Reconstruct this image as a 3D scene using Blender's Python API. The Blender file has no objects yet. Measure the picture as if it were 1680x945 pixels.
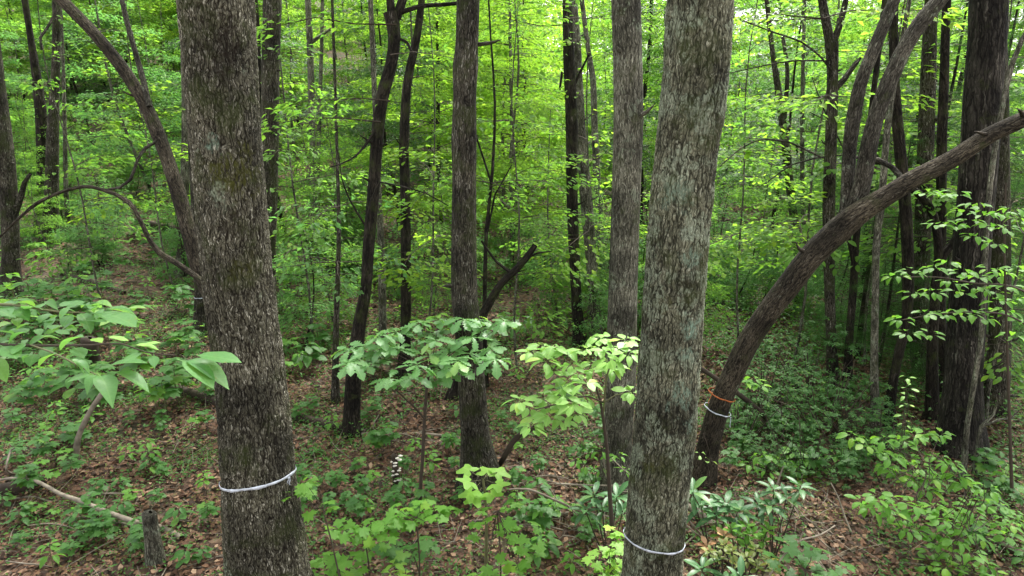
import bpy, math, random
import numpy as np
from mathutils import Vector, Matrix

S = bpy.context.scene
C = S.collection
PI = math.pi
random.seed(11)
R = np.random.default_rng(11)

# ------------------------------------------------------------------ camera, world, sun, exposure
PITCH = math.radians(15.6)
CAMZ = 3.8
cam_d = bpy.data.cameras.new('camera')
cam_d.lens = 24.0; cam_d.sensor_width = 36.0
cam_d.clip_start = 0.05; cam_d.clip_end = 600
cam = bpy.data.objects.new('camera', cam_d); C.objects.link(cam)
cam.location = (0, 0, CAMZ); cam.rotation_euler = (PI/2 - PITCH, 0, 0)
S.camera = cam

SUN_EL, SUN_AZ = math.radians(54), math.radians(24)      # azimuth from +Y towards +X
W = bpy.data.worlds.new('World'); S.world = W; W.use_nodes = True
nt = W.node_tree; nt.nodes.clear()
sky = nt.nodes.new('ShaderNodeTexSky'); sky.sky_type = 'NISHITA'; sky.sun_disc = False
sky.sun_elevation = SUN_EL; sky.sun_rotation = SUN_AZ
sky.air_density = 1.0; sky.dust_density = 4.0; sky.ozone_density = 1.0
hs = nt.nodes.new('ShaderNodeHueSaturation'); hs.inputs['Saturation'].default_value = 0.12
bg = nt.nodes.new('ShaderNodeBackground'); bg.inputs['Strength'].default_value = 0.15
wo = nt.nodes.new('ShaderNodeOutputWorld')
nt.links.new(sky.outputs[0], hs.inputs['Color']); nt.links.new(hs.outputs[0], bg.inputs['Color']); nt.links.new(bg.outputs[0], wo.inputs['Surface'])
sd = bpy.data.lights.new('sun', 'SUN'); sd.energy = 1.5; sd.angle = math.radians(10); sd.color = (1.0, 0.96, 0.88)
so = bpy.data.objects.new('sun', sd); C.objects.link(so); so.location = (10, 20, 30)
sv = Vector((math.sin(SUN_AZ)*math.cos(SUN_EL), math.cos(SUN_AZ)*math.cos(SUN_EL), math.sin(SUN_EL)))
so.rotation_euler = (-sv).to_track_quat('-Z', 'Y').to_euler()

S.view_settings.view_transform = 'Standard'; S.view_settings.look = 'None'
S.view_settings.exposure = 2.4; S.view_settings.gamma = 1.0
S.render.engine = 'CYCLES'
cy = S.cycles
cy.use_denoising = True
cy.max_bounces = 8; cy.diffuse_bounces = 5; cy.glossy_bounces = 2; cy.transmission_bounces = 5; cy.transparent_max_bounces = 4
cy.sample_clamp_indirect = 6.0
cy.use_adaptive_sampling = False

# ------------------------------------------------------------------ view geometry (photo pixels 1680x945 -> world)
F = 1120.0
sp_, cp_ = math.sin(PITCH), math.cos(PITCH)
def ray(px, py):
    a = (px-840)/F; b = (472.5-py)/F
    return Vector((a, cp_+sp_*b, -sp_+cp_*b))
def P(px, py, Y):
    d = ray(px, py); t = Y/d.y
    return Vector((d.x*t, Y, CAMZ+d.z*t))
def depth(px, py, Y): return Y/ray(px, py).y
def sstep(a, b, x):
    t = np.clip((np.asarray(x, float)-a)/(b-a), 0, 1); return t*t*(3-2*t)
def H(x, y):
    x = np.asarray(x, float); y = np.asarray(y, float)
    L = sstep(2, -11, x)
    h = L*0.105*np.maximum(0, y-8.5) + L*0.06*np.maximum(0, y-23)
    h = h + 0.02*np.maximum(0, y-12)*(1-L)*sstep(8, 0, x)
    h = h - 0.02*np.maximum(0, y-10)*sstep(2, 10, x)
    h = h + 0.06*np.maximum(0, y-45)
    h = h + 0.07*np.sin(x*1.1+0.4)*np.sin(y*0.9+1.0) + 0.035*np.sin(x*2.7+y*1.3) + 0.018*np.sin(x*5.1-y*4.3+1)
    h = h + 0.25*sstep(5.5, 1.0, y)*1.0 + 1.6*sstep(3.2, -1.5, y)
    return h
def Hf(x, y): return float(H(x, y))
def ghit(px, py):
    d = ray(px, py); t = 2.5
    while t < 90:
        if CAMZ+d.z*t <= Hf(d.x*t, d.y*t): break
        t += 0.02
    return Vector((d.x*t, d.y*t, Hf(d.x*t, d.y*t)))

# ------------------------------------------------------------------ object helpers
def mesh_np(name, V, Fc, mat=None, smooth=False, attrs=None):
    """V (n,3); Fc list of arrays of faces with equal size, or one array"""
    me = bpy.data.meshes.new(name)
    if not isinstance(Fc, (list, tuple)): Fc = [Fc]
    V = np.asarray(V, np.float32)
    me.vertices.add(len(V)); me.vertices.foreach_set('co', V.ravel())
    idx = np.concatenate([f.ravel() for f in Fc]).astype(np.int32)
    tot = np.concatenate([np.full(len(f), f.shape[1], np.int32) for f in Fc])
    st = np.concatenate([[0], np.cumsum(tot)[:-1]]).astype(np.int32)
    me.loops.add(len(idx)); me.loops.foreach_set('vertex_index', idx)
    me.polygons.add(len(tot)); me.polygons.foreach_set('loop_start', st)
    try: me.polygons.foreach_set('loop_total', tot)
    except Exception: pass
    me.update(calc_edges=True)
    if smooth: me.polygons.foreach_set('use_smooth', np.ones(len(tot), bool))
    if attrs:
        for k, a in attrs.items():
            at = me.attributes.new(k, 'FLOAT_VECTOR', 'POINT'); at.data.foreach_set('vector', np.asarray(a, np.float32).ravel())
    if mat: me.materials.append(mat)
    return me
def link(name, data, parent=None, loc=None):
    o = bpy.data.objects.new(name, data); C.objects.link(o)
    if parent is not None: o.parent = parent
    if loc is not None: o.location = loc
    return o
def tag(o, label=None, cat=None, group=None, kind=None):
    if label: o['label'] = label
    if cat: o['category'] = cat
    if group: o['group'] = group
    if kind: o['kind'] = kind
    return o
def thing(name, loc, label, cat, group=None):
    o = link(name, None, None, loc); o.empty_display_size = 0.1
    return tag(o, label, cat, group)

def smooth_pts(pts, rad, step):
    """catmull-rom through pts, roughly every 'step' metres"""
    pts = [Vector(p) for p in pts]; out = []; ro = []
    n = len(pts)
    for i in range(n-1):
        p0 = pts[max(i-1, 0)]; p1 = pts[i]; p2 = pts[i+1]; p3 = pts[min(i+2, n-1)]
        k = max(1, int((p2-p1).length/step))
        for j in range(k):
            t = j/k
            v = 0.5*((2*p1)+(p2-p0)*t+(2*p0-5*p1+4*p2-p3)*t*t+(3*p1-p0-3*p2+p3)*t*t*t)
            out.append(v); ro.append(rad[i]*(1-t)+rad[i+1]*t)
    out.append(pts[-1]); ro.append(rad[-1])
    return out, ro
def tube_np(pts, rad, ns, org=(0, 0, 0), seed=0, wob=0.0):
    """returns V, quads, rest"""
    n = len(pts); P_ = np.array([tuple(p) for p in pts]); T = np.gradient(P_, axis=0)
    T /= np.linalg.norm(T, axis=1)[:, None]+1e-9
    u = np.cross(T[0], (0.0, 1.0, 0.0)); 
    if np.linalg.norm(u) < 0.1: u = np.cross(T[0], (1.0, 0, 0))
    u /= np.linalg.norm(u)
    th = np.linspace(0, 2*PI, ns, endpoint=False)
    V = np.zeros((n, ns, 3)); RS = np.zeros((n, ns, 3)); s = 0.0
    ph = (seed*1.7) % 6.28
    for i in range(n):
        if i: s += np.linalg.norm(P_[i]-P_[i-1])
        u = u-T[i]*np.dot(u, T[i]); u /= np.linalg.norm(u); v = np.cross(T[i], u)
        r = rad[i]
        rr = r*(1+wob*(np.sin(th*2+ph+s*0.9)*.5+np.sin(th*3+ph*2-s*1.3)*.35+np.sin(th*5+s*2.1+ph)*.2))
        V[i] = P_[i]+rr[:, None]*(np.cos(th)[:, None]*u+np.sin(th)[:, None]*v)
        RS[i, :, 0] = r*np.cos(th)+seed*3.1; RS[i, :, 1] = r*np.sin(th); RS[i, :, 2] = s
    V = V.reshape(-1, 3)-np.array(org); RS = RS.reshape(-1, 3)
    a = np.arange((n-1)*ns).reshape(n-1, ns); b = np.roll(a, -1, axis=1)
    Q = np.stack([a, b, b+ns, a+ns], -1).reshape(-1, 4)
    return V, Q, RS
def tubes_mesh(name, tl, mat, org=(0, 0, 0), ns=5, smooth=True, wob=0.0):
    """tl: list of (pts, radii); one mesh"""
    VV = []; QQ = []; RR = []; k = 0
    for i, (p, r) in enumerate(tl):
        V, Q, RS = tube_np(p, r, ns, org, i, wob); VV.append(V); QQ.append(Q+k); RR.append(RS); k += len(V)
    return mesh_np(name, np.concatenate(VV), np.concatenate(QQ), mat, smooth, {'rest': np.concatenate(RR)})
def cap_mesh_verts(V, Q, n, ns): pass

# ------------------------------------------------------------------ materials
def newmat(name):
    m = bpy.data.materials.new(name); m.use_nodes = True; t = m.node_tree; t.nodes.clear()
    return m, t, t.nodes.new('ShaderNodeOutputMaterial')
def N(t, typ, **kw):
    n = t.nodes.new(typ)
    for k, v in kw.items():
        if k in ('operation', 'data_type', 'blend_type', 'feature', 'attribute_name', 'noise_dimensions', 'voronoi_dimensions', 'clamp'): setattr(n, k, v)
        else: n.inputs[k.replace('_', ' ')].default_value = v
    return n
def ramp(t, src, stops):
    r = t.nodes.new('ShaderNodeValToRGB'); e = r.color_ramp.elements
    while len(e) < len(stops): e.new(0.5)
    for i, (p, c) in enumerate(stops):
        e[i].position = p; e[i].color = (c, c, c, 1) if not isinstance(c, tuple) else (*c, 1)
    t.links.new(src, r.inputs[0]); return r.outputs[0]
def mixc(t, fac, a, b, blend='MIX'):
    m = t.nodes.new('ShaderNodeMix'); m.data_type = 'RGBA'; m.blend_type = blend
    for sock, v in ((m.inputs['Factor'], fac), (m.inputs[6], a), (m.inputs[7], b)):
        if isinstance(v, (int, float)): sock.default_value = v
        elif isinstance(v, tuple): sock.default_value = (*v, 1)
        else: t.links.new(v, sock)
    return m.outputs[2]
def math_(t, op, a, b=0.0, c=None):
    m = t.nodes.new('ShaderNodeMath'); m.operation = op
    for i, v in enumerate((a, b) if c is None else (a, b, c)):
        if isinstance(v, (int, float)): m.inputs[i].default_value = v
        else: t.links.new(v, m.inputs[i])
    return m.outputs[0]

def leaf_mat(name, c1, c2, tr, tfac=0.45, rough=0.5, spec=0.35, vein=False):
    """c1..c2: range of leaf colour from leaf to leaf; tr: colour of the light it lets through"""
    m, t, out = newmat(name)
    g = t.nodes.new('ShaderNodeNewGeometry'); oi = t.nodes.new('ShaderNodeObjectInfo')
    rnd = math_(t, 'FRACT', math_(t, 'ADD', g.outputs['Random Per Island'], oi.outputs['Random']))
    r2 = math_(t, 'FRACT', math_(t, 'MULTIPLY', rnd, 7.31))
    col = mixc(t, rnd, c1, c2)
    col = mixc(t, math_(t, 'MULTIPLY', math_(t, 'GREATER_THAN', r2, 0.93), 0.6), col, (c2[0]*2.0, c2[1]*1.5, c2[2]))
    no = N(t, 'ShaderNodeTexNoise', Scale=22.0, Detail=2.0)
    tc = t.nodes.new('ShaderNodeTexCoord'); t.links.new(tc.outputs['Object'], no.inputs['Vector'])
    col = mixc(t, 1.0, col, ramp(t, no.outputs[0], [(0.3, 0.82), (0.7, 1.12)]), 'MULTIPLY')
    if vein:
        sx = t.nodes.new('ShaderNodeSeparateXYZ'); t.links.new(tc.outputs['Object'], sx.inputs[0])
        ab = math_(t, 'ABSOLUTE', sx.outputs[0]); mid = ramp(t, ab, [(0.006, 1.0), (0.022, 0.0)])
        ph = math_(t, 'SINE', math_(t, 'MULTIPLY', math_(t, 'SUBTRACT', sx.outputs[1], math_(t, 'MULTIPLY', ab, 0.75)), 58.0))
        vn = math_(t, 'MAXIMUM', mid, ramp(t, ph, [(0.86, 0.0), (1.0, 0.55)]))
        col = mixc(t, math_(t, 'MULTIPLY', vn, 0.5), col, (c2[0]*1.9, c2[1]*1.4, c2[2]*1.7))
        bl = N(t, 'ShaderNodeTexNoise', Scale=7.0, Detail=3.0); t.links.new(oi.outputs['Random'], bl.inputs['W']) if 'W' in bl.inputs and bl.inputs['W'].enabled else None
        av = t.nodes.new('ShaderNodeVectorMath'); av.operation = 'ADD'; t.links.new(tc.outputs['Object'], av.inputs[0]); t.links.new(oi.outputs['Location'], av.inputs[1]); t.links.new(av.outputs[0], bl.inputs['Vector'])
        col = mixc(t, ramp(t, bl.outputs[0], [(0.66, 0.0), (0.71, 0.7)]), col, (0.16, 0.13, 0.03))
    trc = mixc(t, rnd, tr, (tr[0]*0.65, tr[1]*0.85, tr[2]*1.2))
    b = N(t, 'ShaderNodeBsdfPrincipled', Roughness=rough)
    b.inputs['Specular IOR Level'].default_value = spec
    t.links.new(col, b.inputs['Base Color'])
    tl = t.nodes.new('ShaderNodeBsdfTranslucent'); t.links.new(trc, tl.inputs['Color'])
    mx = t.nodes.new('ShaderNodeMixShader'); mx.inputs[0].default_value = tfac
    t.links.new(b.outputs[0], mx.inputs[1]); t.links.new(tl.outputs[0], mx.inputs[2]); t.links.new(mx.outputs[0], out.inputs['Surface'])
    return m

def bark_mat(name, dark, light, fleck, scale=(55, 14), moss=0.3, lichen=0.3, disp=0.006, real=False, fleckamt=0.3, mossc=(0.036, 0.046, 0.013)):
    m, t, out = newmat(name)
    at = t.nodes.new('ShaderNodeAttribute'); at.attribute_name = 'rest'
    rest = at.outputs['Vector']
    nz = N(t, 'ShaderNodeTexNoise', Scale=16.0, Detail=2.0); t.links.new(rest, nz.inputs['Vector'])
    dv = t.nodes.new('ShaderNodeVectorMath'); dv.operation = 'MULTIPLY_ADD'
    t.links.new(nz.outputs['Color'], dv.inputs[0]); dv.inputs[1].default_value = (0.035, 0.035, 0.06); t.links.new(rest, dv.inputs[2])
    sc = t.nodes.new('ShaderNodeVectorMath'); sc.operation = 'MULTIPLY'; t.links.new(dv.outputs[0], sc.inputs[0]); sc.inputs[1].default_value = (scale[0], scale[0], scale[1])
    vo = N(t, 'ShaderNodeTexVoronoi', feature='DISTANCE_TO_EDGE', Scale=1.0); t.links.new(sc.outputs[0], vo.inputs['Vector'])
    vc = N(t, 'ShaderNodeTexVoronoi', feature='F1', Scale=1.0); t.links.new(sc.outputs[0], vc.inputs['Vector'])
    plate = ramp(t, vo.outputs['Distance'], [(0.02, 0.0), (0.22, 1.0)])
    sc2 = t.nodes.new('ShaderNodeVectorMath'); sc2.operation = 'MULTIPLY'; t.links.new(dv.outputs[0], sc2.inputs[0]); sc2.inputs[1].default_value = (scale[0]*1.6, scale[0]*1.6, scale[1]*1.1)
    sc3 = t.nodes.new('ShaderNodeVectorMath'); sc3.operation = 'MULTIPLY'; t.links.new(dv.outputs[0], sc3.inputs[0]); sc3.inputs[1].default_value = (scale[0]*.55, scale[0]*.55, scale[1]*.28)
    fu = N(t, 'ShaderNodeTexNoise', Scale=1.0, Detail=1.5); t.links.new(sc3.outputs[0], fu.inputs['Vector'])
    fur = ramp(t, math_(t, 'ABSOLUTE', math_(t, 'SUBTRACT', fu.outputs[0], 0.5)), [(0.008, 0.0), (0.075, 1.0)])
    plate = math_(t, 'MULTIPLY', math_(t, 'ADD', math_(t, 'MULTIPLY', plate, 0.6), 0.4), fur)
    fn = N(t, 'ShaderNodeTexNoise', Scale=1.0, Detail=5.0, Roughness=0.65); t.links.new(sc2.outputs[0], fn.inputs['Vector'])
    big = N(t, 'ShaderNodeTexNoise', Scale=2.6, Detail=3.0); t.links.new(rest, big.inputs['Vector'])
    med = N(t, 'ShaderNodeTexNoise', Scale=4.6, Detail=5.0, Roughness=0.62)
    off = t.nodes.new('ShaderNodeVectorMath'); off.operation = 'ADD'; t.links.new(rest, off.inputs[0]); off.inputs[1].default_value = (9.3, 4.1, 2.2)
    t.links.new(off.outputs[0], med.inputs['Vector'])
    h = math_(t, 'ADD', math_(t, 'MULTIPLY', plate, 0.6), math_(t, 'MULTIPLY', fn.outputs[0], 0.8))
    if real: h = math_(t, 'ADD', h, math_(t, 'MULTIPLY', math_(t, 'SUBTRACT', med.outputs[0], 0.5), 2.4))
    col = mixc(t, math_(t, 'MULTIPLY', plate, ramp(t, fn.outputs[0], [(0.3, 0.25), (0.65, 1.0)])), dark, light)
    sep = t.nodes.new('ShaderNodeSeparateColor'); t.links.new(vc.outputs['Color'], sep.inputs[0])
    fm = math_(t, 'MULTIPLY', ramp(t, sep.outputs[0], [(1-fleckamt-0.05, 0.0), (1-fleckamt+0.05, 1.0)]), ramp(t, fn.outputs[0], [(0.48, 0.0), (0.6, 1.0)]))
    fm = math_(t, 'MULTIPLY', fm, plate)
    col = mixc(t, fm, col, fleck)
    col = mixc(t, 1.0, col, ramp(t, big.outputs[0], [(0.36, 0.45), (0.64, 1.5)]), 'MULTIPLY')
    mm = math_(t, 'MULTIPLY', ramp(t, med.outputs[0], [(0.63-moss*0.3, 0.0), (0.76-moss*0.3, 1.0)]), math_(t, 'MULTIPLY', ramp(t, fn.outputs[0], [(0.35, 1.0), (0.62, 0.35)]), 0.85))
    col = mixc(t, mm, col, mossc)
    ln = N(t, 'ShaderNodeTexNoise', Scale=5.0, Detail=6.0, Roughness=0.7); t.links.new(off.outputs[0], ln.inputs['Vector'])
    lm = math_(t, 'MULTIPLY', ramp(t, ln.outputs[0], [(0.66-lichen*0.25, 0.0), (0.70-lichen*0.25, 1.0)]), math_(t, 'MULTIPLY', plate, 0.6))
    col = mixc(t, lm, col, (0.22, 0.26, 0.185))
    b = N(t, 'ShaderNodeBsdfPrincipled', Roughness=0.9); b.inputs['Specular IOR Level'].default_value = 0.15
    t.links.new(col, b.inputs['Base Color']); t.links.new(b.outputs[0], out.inputs['Surface'])
    if real:
        d = N(t, 'ShaderNodeDisplacement', Midlevel=0.7, Scale=disp); t.links.new(h, d.inputs['Height']); t.links.new(d.outputs[0], out.inputs['Displacement'])
        m.displacement_method = 'BOTH'
    else:
        bp = N(t, 'ShaderNodeBump', Strength=1.0, Distance=disp); t.links.new(h, bp.inputs['Height']); t.links.new(bp.outputs[0], b.inputs['Normal'])
    return m
def plain_mat(name, col, rough=0.7, var=0.15, scale=30, spec=0.3):
    m, t, out = newmat(name)
    tc = t.nodes.new('ShaderNodeTexCoord'); no = N(t, 'ShaderNodeTexNoise', Scale=float(scale), Detail=3.0); t.links.new(tc.outputs['Object'], no.inputs['Vector'])
    c = mixc(t, 1.0, col, ramp(t, no.outputs[0], [(0.3, 1-var), (0.7, 1+var)]), 'MULTIPLY')
    b = N(t, 'ShaderNodeBsdfPrincipled', Roughness=rough); b.inputs['Specular IOR Level'].default_value = spec
    t.links.new(c, b.inputs['Base Color']); t.links.new(b.outputs[0], out.inputs['Surface']); return m

M = {}
M['bark_hero_l'] = bark_mat('bark_chestnut_brown', (0.010, 0.008, 0.005), (0.138, 0.130, 0.092), (0.31, 0.295, 0.24), (88, 27), 0.36, 0.10, 0.014, True, 0.34)
M['bark_hero_r'] = bark_mat('bark_grey_green', (0.016, 0.016, 0.010), (0.166, 0.166, 0.112), (0.28, 0.28, 0.21), (70, 24), 0.40, 0.62, 0.013, True, 0.26)
M['bark_mid'] = bark_mat('bark_brown_flaked', (0.009, 0.0075, 0.005), (0.105, 0.094, 0.070), (0.25, 0.24, 0.20), (75, 17), 0.45, 0.15, 0.014, False, 0.28)
M['bark_grey'] = bark_mat('bark_pale_grey', (0.030, 0.028, 0.020), (0.200, 0.192, 0.145), (0.32, 0.31, 0.25), (75, 18), 0.28, 0.40, 0.010, False, 0.25)
M['bark_dark'] = bark_mat('bark_dark', (0.006, 0.005, 0.0035), (0.038, 0.032, 0.023), (0.10, 0.09, 0.075), (44, 9), 0.30, 0.0, 0.014, False, 0.12)
M['bark_lean'] = bark_mat('bark_leaning', (0.010, 0.008, 0.006), (0.098, 0.081, 0.056), (0.14, 0.125, 0.10), (95, 20), 0.15, 0.10, 0.008, False, 0.2)
M['bark_limb'] = bark_mat('bark_grey_limb', (0.016, 0.014, 0.010), (0.115, 0.105, 0.082), (0.20, 0.19, 0.15), (95, 22), 0.10, 0.25, 0.008, False, 0.25)
M['bark_plate'] = bark_mat('bark_plates', (0.006, 0.005, 0.004), (0.046, 0.041, 0.033), (0.12, 0.11, 0.09), (40, 7), 0.15, 0.05, 0.022, False, 0.22)
M['twig'] = plain_mat('twig_brown', (0.045, 0.034, 0.024), 0.85)
M['twig_green'] = plain_mat('twig_greenish', (0.10, 0.10, 0.045), 0.7)
M['dead'] = plain_mat('dead_wood_grey', (0.17, 0.145, 0.11), 0.9, 0.35, 14)
M['dead_dark'] = plain_mat('dead_wood_dark', (0.035, 0.026, 0.018), 0.95, 0.4, 9)
M['tape'] = plain_mat('white_tape', (0.42, 0.45, 0.50), 0.4, 0.3, 25)
M['tape_o'] = plain_mat('orange_tape', (0.30, 0.085, 0.02), 0.5, 0.2)
M['fungus'] = plain_mat('fungus_cream', (0.62, 0.58, 0.50), 0.7, 0.15)
G1, G2 = (0.045, 0.105, 0.016), (0.075, 0.150, 0.022)
M['leaf_bg_y'] = leaf_mat('leaf_yellow_green', (0.085, 0.175, 0.014), (0.130, 0.225, 0.020), (0.44, 0.70, 0.05), 0.49, 0.6, 0.12)
M['leaf_bg_g'] = leaf_mat('leaf_mid_green', (0.055, 0.130, 0.018), (0.085, 0.175, 0.026), (0.30, 0.55, 0.05), 0.47, 0.6, 0.12)
M['leaf_bg_b'] = leaf_mat('leaf_cool_green', (0.048, 0.125, 0.032), (0.078, 0.165, 0.046), (0.24, 0.50, 0.08), 0.43, 0.55, 0.18)
M['leaf_bg_d'] = leaf_mat('leaf_dark_green', (0.026, 0.070, 0.016), (0.044, 0.100, 0.022), (0.13, 0.27, 0.04), 0.38, 0.5, 0.3)
M['leaf_pine'] = leaf_mat('needles_dark', (0.024, 0.065, 0.014), (0.036, 0.090, 0.020), (0.08, 0.18, 0.03), 0.25, 0.85, 0.03)
M['leaf_laurel'] = leaf_mat('leaf_laurel', (0.028, 0.082, 0.020), (0.052, 0.125, 0.030), (0.13, 0.30, 0.045), 0.3, 0.55, 0.15)
M['leaf_rhodo'] = leaf_mat('leaf_rhododendron', (0.032, 0.100, 0.036), (0.055, 0.140, 0.042), (0.12, 0.28, 0.05), 0.2, 0.42, 0.3, vein=True)
M['leaf_oak'] = leaf_mat('leaf_oak', (0.080, 0.215, 0.060), (0.120, 0.270, 0.075), (0.26, 0.52, 0.07), 0.30, 0.40, 0.5, vein=True)
M['leaf_bright'] = leaf_mat('leaf_bright', (0.150, 0.310, 0.065), (0.210, 0.380, 0.085), (0.44, 0.72, 0.11), 0.36, 0.46, 0.35, vein=True)
M['leaf_maple'] = leaf_mat('leaf_maple', (0.075, 0.205, 0.026), (0.100, 0.230, 0.032), (0.34, 0.62, 0.05), 0.42, 0.5, 0.22, vein=True)
M['leaf_tulip'] = leaf_mat('leaf_tulip', (0.150, 0.310, 0.045), (0.180, 0.340, 0.055), (0.48, 0.76, 0.09), 0.42, 0.5, 0.25, vein=True)
M['leaf_big'] = leaf_mat('leaf_big', (0.055, 0.165, 0.045), (0.080, 0.205, 0.048), (0.28, 0.56, 0.07), 0.38, 0.42, 0.4, vein=True)
M['leaf_spice'] = leaf_mat('leaf_spice', (0.060, 0.180, 0.020), (0.095, 0.225, 0.026), (0.28, 0.56, 0.045), 0.4, 0.45, 0.25, vein=True)
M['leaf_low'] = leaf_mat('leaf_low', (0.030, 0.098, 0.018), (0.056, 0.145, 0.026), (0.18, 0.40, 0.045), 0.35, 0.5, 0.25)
M['leaf_olive'] = leaf_mat('leaf_olive', (0.080, 0.115, 0.016), (0.12, 0.14, 0.020), (0.28, 0.38, 0.04), 0.35)

def litter_mat():
    m, t, out = newmat('dry_leaves')
    g = t.nodes.new('ShaderNodeNewGeometry'); r = g.outputs['Random Per Island']
    c = ramp(t, r, [(0.0, (0.020, 0.012, 0.007)), (0.35, (0.054, 0.026, 0.014)), (0.65, (0.098, 0.048, 0.026)), (0.88, (0.155, 0.084, 0.046)), (1.0, (0.27, 0.18, 0.115))])
    b = N(t, 'ShaderNodeBsdfPrincipled', Roughness=0.75); b.inputs['Specular IOR Level'].default_value = 0.25
    t.links.new(c, b.inputs['Base Color']); t.links.new(b.outputs[0], out.inputs['Surface']); return m
M['litter'] = litter_mat()
def ground_mat():
    m, t, out = newmat('forest_floor')
    tc = t.nodes.new('ShaderNodeTexCoord'); o = tc.outputs['Object']
    n1 = N(t, 'ShaderNodeTexVoronoi', feature='F1', Scale=14.0); t.links.new(o, n1.inputs['Vector'])
    n2 = N(t, 'ShaderNodeTexNoise', Scale=0.9, Detail=6.0); t.links.new(o, n2.inputs['Vector'])
    sep = t.nodes.new('ShaderNodeSeparateColor'); t.links.new(n1.outputs['Color'], sep.inputs[0])
    c = ramp(t, sep.outputs[0], [(0.0, (0.030, 0.018, 0.011)), (0.5, (0.075, 0.042, 0.024)), (1.0, (0.14, 0.085, 0.05))])
    c = mixc(t, ramp(t, n2.outputs[0], [(0.45, 0.0), (0.62, 0.6)]), c, (0.028, 0.040, 0.014))
    b = N(t, 'ShaderNodeBsdfPrincipled', Roughness=0.95); t.links.new(c, b.inputs['Base Color'])
    bp = N(t, 'ShaderNodeBump', Strength=0.8, Distance=0.03); t.links.new(n1.outputs['Distance'], bp.inputs['Height']); t.links.new(bp.outputs[0], b.inputs['Normal'])
    t.links.new(b.outputs[0], out.inputs['Surface']); return m
M['ground'] = ground_mat()

# ------------------------------------------------------------------ the ground sheet
xs = np.concatenate([np.linspace(-260, -40, 23)[:-1], np.linspace(-40, -13, 55)[:-1], np.linspace(-13, 13, 209)[:-1], np.linspace(13, 40, 55)[:-1], np.linspace(40, 260, 23)])
ys = np.concatenate([np.linspace(-60, -3, 20)[:-1], np.linspace(-3, 18, 170)[:-1], np.linspace(18, 60, 85)[:-1], np.linspace(60, 320, 40)])
gx, gy = np.meshgrid(xs, ys); gz = H(gx, gy)
gz = gz+0.012*np.sin(gx*17+gy*5)*np.sin(gy*13-gx*7)
V = np.stack([gx, gy, gz], -1).reshape(-1, 3)
nx = len(xs); a = (np.arange(len(ys)-1)[:, None]*nx+np.arange(nx-1)[None]).ravel()
tag(link('ground', mesh_np('ground', V, np.stack([a, a+1, a+nx+1, a+nx], -1), M['ground'], True)), kind='structure')

# ------------------------------------------------------------------ leaf templates
def strip_leaf(widths, fold=0.25, droop=0.25, wav=0.0, petiole=0.15, twist=0.0):
    """base at origin, along +Y, length 1, normal +Z"""
    n = len(widths); V = []; Fq = []
    for i, w in enumerate(widths):
        t = i/(n-1); y = petiole+t*(1-petiole); z = -droop*t*t; w = max(w, 0.004)
        wz = wav*math.sin(i*2.1)
        V += [(-w, y, z+w*fold+wz), (0, y, z), (w, y, z+w*fold-wz)]
    for i in range(n-1):
        k = i*3; Fq += [(k, k+1, k+4, k+3), (k+1, k+2, k+5, k+4)]
    k = len(V); V += [(-0.012, 0, 0.0), (0.012, 0, 0.0), (0.012, petiole+0.02, 0.004), (-0.012, petiole+0.02, 0.004)]
    Fq.append((k, k+1, k+2, k+3))
    return np.array(V), np.array(Fq)
def polar_leaf(rads, cup=0.12, petiole=0.35, seed=0):
    """fan around the petiole joint; rads from -A to A around +Y"""
    rr = random.Random(seed)
    A = math.radians(155); n = len(rads); V = [(0, petiole, 0)]
    for i, r in enumerate(rads):
        a = -A+2*A*i/(n-1); r = r*(1-petiole)
        V.append((r*math.sin(a), petiole+r*math.cos(a), -cup*r*r*1.6+rr.uniform(-.02, .02)))
    Ft = [(0, i+1, i) for i in range(1, n)]
    Ft = [(0, i+1, i) for i in range(1, n)]
    k = len(V); V += [(-0.01, 0, 0.0), (0.01, 0, 0.0), (0.008, petiole, 0.0)]
    Ft.append((k, k+1, k+2))
    return np.array(V), np.array(Ft)
OV = [0.0, 0.13, 0.20, 0.23, 0.21, 0.14, 0.0]
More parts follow.
